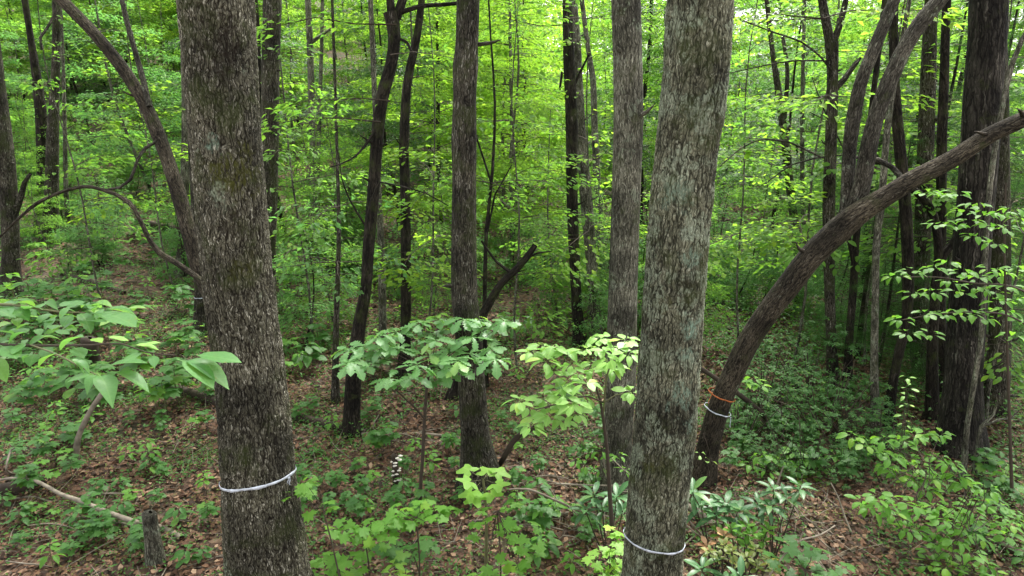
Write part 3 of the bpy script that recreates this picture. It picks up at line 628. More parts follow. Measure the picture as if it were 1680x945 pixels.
tree('crooked_tree', 'crooked dark limb-like trunk curling in front of the misty grey trunk',
     [(1478, 300, 10), (1505, 316, 12), (1525, 340, 13), (1536, 372, 13), (1540, 420, 13), (1535, 480, 14), (1530, 560, 16), (1526, 690, 19)], 7.7, 'bark_dark', 12, 0.1, 0, canopy=False,
     limbs=[[(1534, 470, 16), (1545, 425, 15), (1562, 400, 14), (1582, 374, 11), (1600, 350, 6)], [(1505, 316, 7), (1480, 285, 6), (1450, 270, 5), (1420, 262, 3)]])
tree('oak_tree', 'widest dark furrowed trunk near the right edge',
     [(1622, 0, 56), (1619, 60, 54), (1612, 150, 54), (1607, 240, 54), (1601, 330, 52), (1594, 430, 52), (1587, 520, 54), (1580, 620, 54), (1572, 742, 64)], None, 'bark_plate', 64, 0.06, 9, wob=0.05)
tree('oak_tree', 'dark rough trunk behind the widest dark trunk, nearest the right edge',
     [(1640, 40, 20), (1641, 140, 24), (1641, 300, 27), (1641, 473, 29), (1640, 560, 32), (1634, 650, 38), (1630, 722, 44)], 7.7, 'bark_mid', 24, 0.12, 8.5)
tree('dead_sapling', 'bare pale leaning pole in front of the widest dark trunk',
     [(1690, 40, 6), (1662, 100, 8), (1640, 200, 8), (1622, 330, 8), (1612, 527, 8), (1605, 587, 8), (1587, 697, 8), (1577, 790, 9)], None, 'bark_grey', 8, 0.15, 0, canopy=False)
tree('dead_sapling', 'bare forked grey shoot right of the widest dark trunk foot',
     [(1636, 660, 3), (1630, 680, 4), (1610, 700, 6), (1603, 740, 6), (1597, 782, 7)], None, 'bark_grey', 8, 0.1, 0, canopy=False,
     limbs=[[(1611, 700, 4), (1640, 688, 4), (1660, 686, 3), (1672, 672, 2)]])

# lichen and moss patches that sit at one place on the bark
def add_spots(mk, label, spots):
    m = M[mk]; t = m.node_tree; b = [n for n in t.nodes if n.type == 'BSDF_PRINCIPLED'][0]
    src = b.inputs['Base Color'].links[0].from_socket; base = TREES[label].location
    tc = t.nodes.new('ShaderNodeTexCoord'); no = N(t, 'ShaderNodeTexNoise', Scale=13.0, Detail=6.0, Roughness=0.7); t.links.new(tc.outputs['Object'], no.inputs['Vector'])
    mp = t.nodes.new('ShaderNodeVectorMath'); mp.operation = 'MULTIPLY'; t.links.new(tc.outputs['Object'], mp.inputs[0]); mp.inputs[1].default_value = (70, 70, 26)
    fnz = N(t, 'ShaderNodeTexNoise', Scale=1.0, Detail=4.0, Roughness=0.7); t.links.new(mp.outputs[0], fnz.inputs['Vector']); fine = ramp(t, fnz.outputs[0], [(0.42, 0.0), (0.56, 1.0)])
    for (px, py, r, c, k) in spots:
        p = P(px, py, 3.83)-base; d = t.nodes.new('ShaderNodeVectorMath'); d.operation = 'DISTANCE'; t.links.new(tc.outputs['Object'], d.inputs[0]); d.inputs[1].default_value = p
        v = math_(t, 'ADD', math_(t, 'DIVIDE', d.outputs['Value'], r), math_(t, 'MULTIPLY', math_(t, 'SUBTRACT', no.outputs[0], 0.5), 4.2))
        src = mixc(t, math_(t, 'MULTIPLY', math_(t, 'MULTIPLY', ramp(t, v, [(0.4, 1.0), (1.15, 0.0)]), fine), min(1.0, k*1.1)), src, c)
    t.links.new(src, b.inputs['Base Color'])
MO, LI, DK, LG = (0.050, 0.052, 0.010), (0.16, 0.23, 0.17), (0.014, 0.010, 0.007), (0.26, 0.30, 0.22)
add_spots('bark_hero_l', 'thick brown trunk with shaggy flecked bark, moss patches and white tape, nearest on the left',
          [(372, 60, .13, DK, .75), (360, 105, .10, DK, .75), (355, 235, .07, LI, .7), (392, 285, .15, MO, .8), (372, 300, .11, MO, .7), (362, 320, .07, LG, .6), (420, 300, .05, LG, .6), (398, 370, .12, DK, .5), (437, 400, .07, LG, .6), (450, 640, .07, LG, .5), (400, 440, .10, MO, .5)])
add_spots('bark_hero_r', 'thick grey-green lichened trunk with white tape near its foot, nearest on the right',
          [(1105, 320, .10, LI, .5), (1135, 430, .08, LI, .6), (1128, 380, .06, LG, .6), (1138, 540, .09, LI, .8), (1128, 580, .07, LI, .7), (1118, 650, .10, LI, .6), (1150, 200, .09, LG, .5), (1100, 210, .12, DK, .5), (1135, 700, .06, LI, .6), (1085, 500, .08, MO, .4), (1070, 760, .10, MO, .4), (1130, 460, .06, DK, .5)])

# ------------------------------------------------------------------ tape rings round the trunks
def ring(name, label, px, py, w, Y, mat, th, tx=0.0, ty=0.0, axis=(0, 0, 1), tail=None, fat=1.03, extra=0.004, cat='tape'):
    c = P(px, py, Y); r = w*.5/F*depth(px, py, Y)*fat+extra
    ax = Vector(axis).normalized(); u = ax.cross(Vector((0, 1, 0))).normalized(); v = ax.cross(u)
    c = c - Vector((0, 0, 0))
    n = 48; V = []; Fq = []
    for i in range(n):
        a = 2*PI*i/n; d = u*math.cos(a)+v*math.sin(a)
        h = tx*math.cos(a)+ty*math.sin(a)+0.002*math.sin(a*5)
        th_ = th*(1+.18*math.sin(a*7)+.12*math.sin(a*17)); q_ = .0025*math.sin(a*11)+.0015*math.sin(a*23)
        for rr_, hh in ((r, -th_/2), (r+0.0025+q_, -th_/2), (r+0.0025-q_, th_/2), (r, th_/2)):
            V.append(tuple(d*rr_+ax*(h+hh+0.001*math.sin(a*9))))
    for i in range(n):
        j = (i+1) % n
        for k in range(4): Fq.append((i*4+k, j*4+k, j*4+(k+1) % 4, i*4+(k+1) % 4))
    e = thing(name, c, label, cat)
    link('band', mesh_np('band', np.array(V), np.array(Fq), M[mat], True), e)
    if tail:
        for (dx, dz, ln, s) in tail:
            p0 = Vector((r*dx, -r*math.sqrt(max(0, 1-dx*dx))-.004, dz)); A = []; Fk = []
            for k in range(6):
                t = k/5; q = p0+Vector((s*ln*t+0.004*math.sin(t*6), -0.006*t, -ln*t)); wv = th*0.33*(1-0.3*t)
                A += [tuple(q+Vector((-wv, 0.002, 0))), tuple(q+Vector((wv, -0.002, 0.003)))]
            for k in range(5): Fk.append((2*k, 2*k+1, 2*k+3, 2*k+2))
            link('loose_end', mesh_np('loose_end', np.array(A), np.array(Fk), M[mat], True), e)
        V2, Q2, _ = tube_np([p0+Vector((-th*.5, 0, -.004)), p0+Vector((0, -.006, 0)), p0+Vector((th*.5, 0, .004))], [th*.25, th*.45, th*.25], 8)
        link('knot', mesh_np('knot', V2, Q2, M[mat], True), e)
    return e
# u = +X for a vertical axis
ring('tape_band', 'white tape tied round the nearest left trunk', 424, 781, 113, 4.0, 'tape', 0.018, tx=-0.032, ty=0.045, tail=[(0.96, 0.034, 0.055, 0.05), (0.955, 0.034, 0.04, -0.2)])
ring('tape_band', 'white tape tied round the foot of the nearest right trunk', 1073, 882, 94, 4.0, 'tape', 0.013, tx=0.030, ty=0.028, tail=None)
ring('tape_band', 'orange tape tied round the leaning trunk above the white one', 1184, 648, 39, 6.03, 'tape_o', 0.012, axis=(0.30, 0, 0.95), fat=1.08, tail=[(-0.9, 0.05, 0.11, -0.25)], cat='tape')
ring('tape_band', 'white tape tied round the leaning trunk below the orange one', 1177, 672, 39, 6.06, 'tape', 0.011, axis=(0.30, 0, 0.95), fat=1.08, tail=[(0.85, -0.05, 0.10, 0.05)])
_y = bt.location.y
ring('string_band', 'thin white string round the grey trunk left of the nearest left trunk', 329, 487, 18, _y, 'tape', 0.012, cat='string')
print('trees', len(TREES))
# ------------------------------------------------------------------ near plants: every leaf its own object
random.seed(5)
def stem(par, nm, pts, mk, seg=6):
    """pts: (px, py, width px, Y)"""
    LP = [P(q[0], q[1], q[3]) for q in pts]; LR = [max(q[2]*.5/F*depth(q[0], q[1], q[3]), .0018) for q in pts]
    a, b = smooth_pts(LP, LR, 0.05)
    return link(nm, tubes_mesh(nm, [(a, b)], M[mk], par.location, seg), par)
def twig_to(par, a, b, r, mk='twig'):
    a = Vector(a); b = Vector(b); m = (a+b)/2+Vector((random.uniform(-.02, .02), random.uniform(-.02, .02), -0.02))
    pp, rr = smooth_pts([a, m, b], [r, r*.7, r*.45], .06)
    link('twig', tubes_mesh('twig', [(pp, rr)], M[mk], par.location, 4), par)

# the lobed-leaf oak sapling in the middle
Y0 = 5.6
oak = thing('oak_sapling', P(686, 800, Y0), 'lobed-leaf oak sapling spreading flat in front of the straight knotty trunk', 'sapling')
oak.location.z = Hf(oak.location.x, Y0)
stem(oak, 'stem', [(684, 905, 7, Y0), (690, 800, 6, Y0), (694, 740, 6, Y0), (697, 680, 5, Y0), (701, 630, 5, Y0), (706, 600, 4, Y0)], 'twig', 8)
stem(oak, 'branch', [(697, 688, 4, Y0), (680, 668, 4, Y0-.1), (660, 650, 3, Y0-.15), (645, 635, 3, Y0-.2)], 'twig')
oc = [(575, 575), (572, 597), (598, 568), (590, 590), (620, 552), (632, 570), (650, 545), (655, 572), (640, 622), (672, 622), (688, 530), (668, 540), (706, 548), (720, 524), (738, 540), (735, 572), (752, 592), (705, 583), (684, 600), (725, 605), (752, 607), (770, 583), (785, 528), (800, 540), (805, 572), (812, 592), (775, 555), (760, 525), (828, 530), (715, 560)]
hub = P(706, 605, Y0)
for i, (px, py) in enumerate(oc):
    yy = Y0+(0.35 if py < 550 else (-0.25 if py > 590 else 0.0))+random.uniform(-.12, .12); c = P(px, py, yy)
    st = P(645, 635, Y0-.2) if (px < 660 and py > 605) else hub
    twig_to(oak, st, c, .0045)
    whorl(oak, 'oak', 'leaf_oak', c, 8 if i % 3 else 9, 0.18, 0.06, 0.2)
    if i % 9 == 4: whorl(oak, 'oak', 'leaf_tulip', c+Vector((0, 0, .03)), 3, 0.09, -0.1, 0.3)
# two holes-bright leaf flecks are left out; the pale ovate sapling
Y1 = 4.7
br = thing('sapling', P(1003, 900, Y1), 'pale bright oval-leaved sapling in front of the pale grey trunk', 'sapling')
br.location.z = Hf(br.location.x, Y1)
stem(br, 'stem', [(1006, 1010, 8, Y1), (1006, 900, 8, Y1), (1000, 805, 7, Y1), (996, 740, 6, Y1), (990, 690, 5, Y1), (984, 655, 4, Y1), (972, 620, 3, Y1)], 'twig', 8)
stem(br, 'branch', [(990, 680, 3, Y1), (994, 630, 3, Y1), (1000, 603, 3, Y1), (1010, 585, 2, Y1)], 'twig_green')
stem(br, 'branch', [(989, 660, 3, Y1), (960, 650, 3, Y1-.1), (925, 660, 2, Y1-.2), (880, 672, 2, Y1-.3)], 'twig')
stem(br, 'branch', [(984, 650, 3, Y1), (950, 620, 3, Y1+.1), (915, 600, 2, Y1+.2), (880, 578, 2, Y1+.2)], 'twig_green')
stem(br, 'branch', [(992, 660, 2, Y1), (1010, 648, 2, Y1), (1035, 645, 2, Y1)], 'twig_green')
bc = [(872, 578), (888, 568), (908, 570), (895, 592), (930, 578), (938, 598), (960, 574), (985, 575), (1000, 590), (1012, 573), (1030, 580), (1026, 558), (1002, 606), (950, 612), (932, 626), (908, 608), (852, 657), (868, 668), (890, 652), (905, 665), (925, 648), (942, 664), (880, 690), (900, 683), (925, 690), (944, 678), (962, 656), (872, 702), (1036, 643), (960, 628), (918, 636), (975, 600), (985, 556), (1010, 600)]
for i, (px, py) in enumerate(bc):
    c = P(px, py, Y1+random.uniform(-.25, .25)+(0.1 if py < 620 else -.15))
    whorl(br, 'ovate', 'leaf_bright', c, 8 if i % 2 else 9, 0.122, 0.10, 0.25, off=.12)

# the big-leaved branch reaching in from the left edge
Yb = 2.6
big = thing('leafy_branch', P(-60, 520, Yb), 'branch with large heart-shaped leaves reaching in from the left edge', 'branch')
stem(big, 'branch', [(-60, 500, 6, Yb), (20, 500, 5, Yb), (70, 508, 4, Yb), (100, 512, 3, Yb), (140, 513, 2.5, Yb)], 'twig_green')
stem(big, 'branch', [(-60, 560, 6, Yb-.1), (20, 566, 5, Yb-.1), (90, 567, 4, Yb-.1), (150, 566, 3.5, Yb-.1), (200, 564, 3, Yb-.1), (240, 578, 2.5, Yb-.1), (290, 583, 2, Yb-.1)], 'twig')
stem(big, 'branch', [(50, 566, 3, Yb-.1), (90, 580, 3, Yb-.2), (125, 598, 3, Yb-.25), (158, 615, 2, Yb-.3)], 'twig_green')
def bleaf(b, t, Yb_, kind='heart', mk='leaf_big', dy=0.0, sc=1.0, nx_=0.0):
    p = P(b[0], b[1], Yb_); q = P(t[0], t[1], Yb_+dy); d = q-p
    add_leaf(big, kind, mk, p, d, (nx_*.6, 0.04+random.uniform(-.1, .1), 1), d.length*sc*1.05)
Yl = Yb-.3
for (b, t, dy, k, mk, nx_) in [((156, 612), (112, 622), -.06, 'heart', 'leaf_big', .2), ((160, 612), (184, 640), -.10, 'heart', 'leaf_big', 0), ((180, 610), (243, 620), 0, 'ovate', 'leaf_big', .3), ((168, 604), (234, 584), .04, 'ovate', 'leaf_big', -.2),
    ((160, 612), (140, 632), -.08, 'heart', 'leaf_big', .1), ((120, 590), (150, 602), 0, 'heart', 'leaf_big', 0), ((145, 553), (97, 553), .02, 'ovate', 'leaf_big', .1), ((150, 555), (166, 558), -.04, 'heart', 'leaf_tulip', .2), ((172, 552), (210, 556), .02, 'ovate', 'leaf_bright', .1), ((215, 566), (258, 566), .02, 'ovate', 'leaf_bright', .2),
    ((230, 566), (262, 560), .02, 'ovate', 'leaf_bright', -.1), ((252, 580), (253, 600), -.05, 'heart', 'leaf_big', .1), ((312, 582), (392, 587), 0.0, 'ovate', 'leaf_big', .1), ((292, 590), (372, 606), -.03, 'ovate', 'leaf_big', .25), ((290, 588), (350, 618), -.08, 'ovate', 'leaf_big', .3),
    ((112, 588), (140, 600), 0, 'heart', 'leaf_big', .2), ((100, 578), (60, 590), 0, 'heart', 'leaf_big', .1), ((240, 576), (200, 592), -.06, 'ovate', 'leaf_big', .1)]:
    bleaf(b, t, Yl, k, mk, dy, 1.0, nx_)
for (b, t, dy) in [((92, 506), (132, 488), .1), ((100, 508), (135, 500), .05), ((130, 512), (150, 530), -.1), ((140, 510), (178, 512), .0), ((150, 513), (196, 522), -.05), ((160, 510), (236, 522), .0), ((165, 508), (240, 505), .1), ((145, 510), (165, 494), .1), ((175, 515), (228, 530), -.1), ((120, 513), (100, 535), -.1), ((70, 508), (40, 492), .1), ((60, 508), (25, 520), -.05), ((20, 500), (58, 486), .12), ((30, 500), (-5, 490), 0), ((10, 502), (50, 515), -.08),
    ((50, 545), (5, 548), 0), ((48, 548), (20, 535), .05), ((30, 560), (-10, 560), -.05), ((60, 556), (100, 545), .05), ((45, 560), (15, 580), -.1), ((80, 566), (70, 590), -.1), ((0, 566), (30, 585), -.1), ((-20, 545), (30, 540), .1), ((100, 566), (128, 560), .05), ((120, 568), (140, 585), -.08), ((-20, 505), (20, 512), -.1), ((185, 520), (210, 512), .1), ((80, 512), (62, 528), -.1), ((-30, 590), (10, 600), -.1)]:
    bleaf(b, t, Yb+random.uniform(-.12, .12), random.choice(['heart', 'ovate']), 'leaf_big' if random.random() < .95 else 'leaf_bright', dy, .85, random.uniform(-.2, .3))

for (px, py) in [(15, 492), (40, 505), (70, 492), (95, 515), (120, 500), (150, 500), (175, 505), (200, 515), (225, 510), (30, 525), (60, 535), (10, 545), (45, 560), (85, 548), (20, 585), (60, 580), (115, 540), (140, 525), (5, 515)]:
    whorl(big, 'ovate' if random.random() < .6 else 'heart', 'leaf_big' if random.random() < .85 else 'leaf_bright', P(px, py, Yb+random.uniform(-.1, .5)), 3, .09, .04, .14, off=.1)
# maple seedlings and saplings at the foot of the frame
def maple_plant(label, foot, Y, cl, size=0.115, mk='leaf_maple', kind='maple', hub=None, n=2, twigs=True, name='maple_sapling', jy=.12, up=.2):
    b = P(foot[0], foot[1], Y); b.z = Hf(b.x, Y)
    e = thing(name, b, label, 'sapling')
    h = P(hub[0], hub[1], Y) if hub else P(cl[0][0], cl[0][1], Y)
    mid = (b+h)/2+Vector((.02, 0, .02)); a_, r_ = smooth_pts([b-Vector((0, 0, .06)), mid, h], [.008, .006, .004], .06)
    link('stem', tubes_mesh('stem', [(a_, r_)], M['twig'], b, 6), e)
    for i, (px, py) in enumerate(cl):
        c = P(px, py, Y+random.uniform(-jy, jy))
        if twigs and i % 2 == 0: twig_to(e, h+(c-h)*.0, c, .003)
        a0 = random.uniform(0, 6.28)
        for k in range(n):
            a = a0+2*PI*k/n+random.uniform(-.5, .5)
            add_leaf(e, kind, mk, c, (math.cos(a), math.sin(a), random.uniform(-.3, .0)), (random.gauss(0, up), random.gauss(-.05, up), 1), size*random.uniform(.65, 1.0))
    return e
maple_plant('light green maple twig crossing the foot of the nearest left trunk', (560, 900), 3.9, [(500, 790), (508, 800), (466, 808), (482, 802), (498, 811), (476, 817), (502, 817), (508, 836), (535, 827), (547, 838), (520, 790)], .115, hub=(530, 835), mk='leaf_maple', n=1)
maple_plant('maple sapling with flat leaf tiers left of the thin centre stem', (601, 945), 4.35, [(560, 872), (575, 864), (592, 862), (602, 872), (618, 862), (598, 888), (615, 884), (627, 874), (610, 855), (580, 880), (632, 860), (640, 872), (545, 868), (566, 858), (640, 855), (655, 865), (648, 842), (634, 890), (605, 902)], .125, hub=(600, 895))
maple_plant('maple sapling held high on a thin straight stem in the centre foreground', (683, 960), 4.3, [(665, 838), (682, 835), (676, 852), (700, 824), (692, 840), (712, 835), (726, 842), (735, 832), (648, 832), (662, 858), (718, 850), (700, 850), (652, 848), (742, 838), (690, 826)], .115, hub=(683, 848))
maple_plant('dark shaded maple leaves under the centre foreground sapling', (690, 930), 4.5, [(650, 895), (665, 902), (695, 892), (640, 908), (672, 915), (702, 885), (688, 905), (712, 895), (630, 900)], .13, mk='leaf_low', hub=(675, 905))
maple_plant('maple seedling at the bottom edge beside the nearest left trunk foot', (560, 960), 4.25, [(530, 922), (547, 930), (560, 924), (576, 915), (572, 942), (528, 940), (545, 910), (590, 930), (556, 945), (515, 930)], .13, hub=(555, 935))
maple_plant('yellow-green oak-like seedling at the bottom edge under the centre sapling', (655, 965), 4.3, [(645, 925), (656, 928), (666, 942), (640, 940), (655, 945)], .10, mk='leaf_tulip', kind='ovate', hub=(655, 935), n=3)
maple_plant('maple sapling with upright stem and hanging leaves right of centre foreground', (818, 965), 4.3, [(835, 826), (830, 840), (812, 850), (782, 864), (770, 874), (795, 862), (858, 866), (868, 880), (885, 864), (850, 886), (862, 896), (876, 906), (840, 906), (836, 926), (852, 938), (822, 940), (800, 940), (772, 945), (845, 850), (822, 862), (812, 878), (870, 920), (835, 875), (856, 952), (795, 925), (820, 905), (835, 855), (848, 862), (790, 845), (805, 835), (845, 925), (828, 950), (862, 940), (878, 890), (868, 858), (850, 905), (830, 890)], .125, hub=(816, 838), jy=.2, n=1)
maple_plant('cluster of maple leaves beside the foot of the nearest right trunk', (1000, 960), 4.4, [(985, 905), (1000, 915), (1010, 900), (1012, 925), (990, 930), (1005, 870), (1008, 885), (1020, 905), (1002, 940), (975, 920), (1015, 940), (985, 940)], .12, hub=(1000, 925), mk='leaf_tulip')
tl = thing('tulip_sapling', P(795, 880, 4.5), 'pale tulip-tree sapling with large four-lobed leaves before the knotty trunk foot', 'sapling')
tl.location.z = Hf(tl.location.x, 4.5)
stem(tl, 'stem', [(797, 960, 6, 4.5), (798, 850, 5, 4.5), (795, 805, 4, 4.5), (792, 785, 4, 4.5)], 'twig_green')
for (j, c, dz) in [((786, 782), (758, 764), .1), ((788, 788), (752, 792), -.1), ((788, 792), (760, 820), -.18), ((795, 785), (800, 772), .1), ((798, 788), (832, 800), -.12), ((796, 782), (836, 768), .1), ((795, 800), (812, 815), -.15), ((790, 800), (775, 825), -.16)]:
    p = P(*j, 4.5); q = P(*c, 4.5-dz*.0+(0.1 if dz > 0 else -.14)); d = q-p
    pet, rr = smooth_pts([p, p+d*.45], [.003, .002], .05); link('petiole', tubes_mesh('petiole', [(pet, rr)], M['twig_green'], tl.location, 4), tl)
    add_leaf(tl, 'tulip', 'leaf_tulip', p+d*.25, d, (random.uniform(-.15, .15), -.25, 1), .155)

# rhododendron rosettes
def rosette_shrub(label, foot, Y, cl, L=0.17, mk='leaf_rhodo', n=9, kind='lance', name='rhododendron', droop=0.0):
    b = P(foot[0], foot[1], Y); b.z = Hf(b.x, Y); e = thing(name, b, label, 'shrub')
    for (px, py) in cl:
        c = P(px, py, Y+random.uniform(-.1, .1)); m = b+(c-b)*.5+Vector((0, 0, -.05)); a_, r_ = smooth_pts([b-Vector((0, 0, .04)), m, c], [.007, .006, .004], .06)
        link('stem', tubes_mesh('stem', [(a_, r_)], M['twig'], b, 5), e)
        a0 = random.uniform(0, 6.28)
        for k in range(n):
            a = a0+2.4*k; up = 0.95-0.13*k+random.uniform(-.15, .15)-droop*1.6
            d = Vector((math.cos(a), math.sin(a), up))
            nr = Vector((-math.cos(a)*up, -math.sin(a)*up, 1))
            add_leaf(e, kind, mk, c+Vector((0, 0, -.004*k)), d, nr, L*random.uniform(.75, 1.1))
    return e
rosette_shrub('rhododendron with pale upright rosettes left of the nearest right trunk foot', (1000, 880), 5.0, [(975, 812), (1012, 815), (988, 834), (960, 835), (1022, 838)], .17)
rosette_shrub('rhododendron rosettes with blue-green sheen just right of the nearest right trunk', (1180, 880), 4.9, [(1136, 806), (1191, 828), (1175, 845), (1210, 840), (1150, 830)], .18)
rosette_shrub('yellowing rhododendron with drooping leaves in the right foreground', (1275, 860), 5.0, [(1243, 826), (1269, 802), (1313, 800), (1290, 815), (1262, 830)], .15, droop=.15)
for o in list(bpy.data.objects):
    pass
rosette_shrub('single rhododendron rosette at the bottom edge beside the right tape band', (1155, 975), 4.3, [(1152, 932)], .17, n=10)
rosette_shrub('low rhododendron rosette at the bottom edge, further right', (1215, 990), 4.2, [(1215, 950), (1190, 955)], .16, n=9)
rosette_shrub('yellow-green low shrub with small leaves at the bottom right of the right trunk', (1225, 950), 4.45, [(1180, 915), (1200, 905), (1225, 915), (1245, 928), (1262, 918), (1240, 900), (1210, 925), (1190, 895), (1270, 935), (1165, 905)], .075, mk='leaf_olive', kind='ovate', n=8, name='low_shrub')
rosette_shrub('fresh green low shrub between the rhododendrons', (1220, 930), 4.7, [(1210, 880), (1235, 875), (1225, 895), (1250, 885), (1200, 868), (1225, 862), (1182, 875), (1260, 868)], .09, mk='leaf_spice', kind='ovate', n=7, name='low_shrub')
M['leaf_dead'] = leaf_mat('leaf_dead_tan', (0.30, 0.15, 0.07), (0.42, 0.25, 0.13), (0.2, 0.1, 0.04), 0.1)
rosette_shrub('dead tan leaf spray beside the right tape band', (1190, 915), 4.6, [(1188, 880), (1160, 896)], .10, mk='leaf_dead', kind='ovate', n=8, name='dead_spray')

# spicebush on the right and the leafy twigs above it
def leafy_shrub(label, foot, cl, yf, L, mk, n=5, kind='ovate', name='shrub', off=.25, cat='shrub', limbs=True, droop=.12):
    Yc = yf(foot[0], foot[1]); b = P(foot[0], foot[1], Yc); b.z = Hf(b.x, Yc); e = thing(name, b, label, cat)
    for i, (px, py) in enumerate(cl):
        c = P(px, py, yf(px, py)+random.uniform(-.15, .15))
        if limbs: twig_to(e, b+Vector((0, 0, .1+.3*(i % 3)))+(c-b)*(.15 if i % 2 else .4)*Vector((1, 1, 0)).length*0.5, c, .004)
        whorl(e, kind, mk, c, n, L, droop, .22, off=off)
    return e
sc_ = [(1400, 715), (1420, 728), (1440, 738), (1462, 748), (1480, 722), (1500, 716), (1520, 710), (1542, 713), (1490, 752), (1510, 766), (1526, 782), (1546, 790), (1572, 780), (1500, 790), (1520, 803), (1475, 775), (1455, 765), (1450, 720), (1560, 760), (1540, 752), (1585, 795)]
leafy_shrub('broad spicebush with tiered light green leaves at the right foreground', (1500, 870), sc_, lambda x, y: 5.6+(760-y)*.004,   .120, 'leaf_spice', 8, name='spicebush')
sc2 = [(1415, 822), (1430, 834), (1450, 826), (1465, 840), (1480, 852), (1496, 826), (1512, 842), (1532, 832), (1440, 815), (1475, 822), (1500, 868), (1486, 868)]
leafy_shrub('drooping lower boughs of a spicebush in the right foreground', (1500, 900), sc2, lambda x, y: 5.0, .115, 'leaf_spice', 8, name='spicebush')
sc3 = [(1560, 832), (1590, 832), (1612, 826), (1622, 802), (1560, 860), (1590, 870), (1612, 882), (1540, 890), (1562, 905), (1592, 905), (1612, 922), (1552, 930), (1577, 940), (1627, 940), (1545, 850), (1575, 845), (1600, 850), (1570, 885), (1535, 870), (1640, 830), (1530, 905), (1600, 940), (1525, 925)]
leafy_shrub('dense yellow-green spicebush spilling to the bottom right', (1575, 960), sc3, lambda x, y: 4.9-(y-860)*.003, .11, 'leaf_spice', 8, name='spicebush')
sc4 = [(1230, 762), (1250, 747), (1270, 752), (1286, 757), (1302, 742), (1322, 752), (1345, 772), (1335, 783), (1372, 747), (1236, 622), (1245, 632), (1222, 628), (1300, 770), (1260, 772), (1310, 785)]
leafy_shrub('tiered pale leaves of a low shrub behind the rhododendrons', (1290, 810), sc4, lambda x, y: 6.3, .12, 'leaf_spice', 6, name='viburnum')
sc5 = [(1290, 890), (1310, 886), (1332, 900), (1352, 906), (1300, 915), (1332, 925), (1356, 935), (1282, 930), (1372, 945), (1310, 940), (1345, 950), (1268, 915), (1385, 930), (1320, 910)]
maple_plant('patch of broad maple leaves at the bottom edge right of the dead twig', (1325, 960), 4.35, sc5, .135, mk='leaf_low', hub=(1320, 935), n=2)
sc6 = [(1520, 316), (1545, 320), (1566, 318), (1600, 336), (1540, 366), (1566, 369), (1592, 364), (1615, 350), (1640, 350), (1662, 345), (1600, 386), (1630, 400), (1650, 375), (1580, 345), (1672, 360), (1625, 370)]
leafy_shrub('upper spray of oval leaves across the widest dark trunk', (1690, 700), sc6, lambda x, y: 4.9, .085, 'leaf_spice', 8, name='leafy_branch', limbs=False, off=.4)
sc7 = [(1470, 454), (1496, 446), (1530, 440), (1555, 430), (1580, 446), (1600, 455), (1626, 440), (1642, 450), (1500, 482), (1530, 478), (1575, 480), (1600, 470), (1626, 476), (1652, 470), (1480, 524), (1520, 513), (1546, 516), (1570, 513), (1592, 512), (1612, 520), (1652, 510), (1664, 490), (1490, 545), (1526, 548), (1670, 440), (1560, 462), (1640, 495), (1675, 520), (1660, 550), (1630, 510)]
e7 = leafy_shrub('lower layered sprays of oval leaves across the dark trunks at right', (1690, 760), sc7, lambda x, y: 5.2, .092, 'leaf_spice', 8, name='leafy_branch', limbs=False, off=.4)
stem(e7, 'branch', [(1720, 560, 4, 5.2), (1660, 520, 3, 5.2), (1600, 512, 3, 5.2), (1540, 515, 2, 5.2), (1480, 525, 1.5, 5.2)], 'twig')
stem(e7, 'branch', [(1720, 500, 4, 5.2), (1660, 470, 3, 5.2), (1600, 465, 3, 5.2), (1540, 455, 2, 5.2), (1475, 455, 1.5, 5.2)], 'twig')
stem(e7, 'stem', [(1650, 300, 2, 5.2), (1648, 400, 3, 5.2), (1652, 560, 4, 5.2), (1660, 800, 6, 5.2)], 'twig')
for (px, py) in [(970, 762), (985, 770), (1000, 760), (1020, 768), (960, 745), (985, 742)]: pass
leafy_shrub('small pale-leaved shrub at the foot of the pale grey trunk', (990, 830), [(968, 745), (985, 738), (1000, 752), (960, 765), (1015, 748), (985, 770), (1025, 770), (945, 755)], lambda x, y: 5.6, .085, 'leaf_spice', 5, name='low_shrub')
leafy_shrub('small heart-leaved twig beside the leaning trunk foot', (1140, 800), [(1148, 745), (1155, 753), (1166, 756)], lambda x, y: 5.7, .055, 'leaf_bright', 3, name='twig_with_leaves', cat='twig')
leafy_shrub('tall young shoot with paired pale leaves before the black sinuous trunk', (1484, 720), [(1488, 620), (1490, 635), (1486, 650), (1488, 665), (1484, 680), (1486, 695)], lambda x, y: 5.7, .07, 'leaf_bright', 3, name='shoot', cat='shoot')

# seedlings scattered over the litter: things with a stem and leaves, copied
def seedling(kind, mk, n, L, h, tiers=1):
    e = link('seedling', None); e.location = (0, 0, 0)
    a_, r_ = smooth_pts([(0, 0, -.03), (.01, .01, h*.5), (0, 0, h)], [.004, .003, .002], .06)
    link('stem', tubes_mesh('stem', [(a_, r_)], M['twig_green'], (0, 0, 0), 4), e)
    for t in range(tiers):
        whorl(e, kind, mk, (0, 0, h*(1-.32*t)), n, L*(1+.2*t), .12, .22, off=.12)
    return e
random.seed(21)
SEED = [seedling('maple', 'leaf_low', 5, .085, .20, 2), seedling('ovate', 'leaf_low', 6, .095, .16, 2), seedling('maple', 'leaf_maple', 5, .075, .16, 1), seedling('ovate', 'leaf_spice', 6, .08, .24, 2), seedling('maple', 'leaf_low', 6, .095, .27, 2)]
SW = ['lobed-leaved', 'oval-leaved', 'bright lobed-leaved', 'bright oval-leaved', 'taller lobed-leaved']
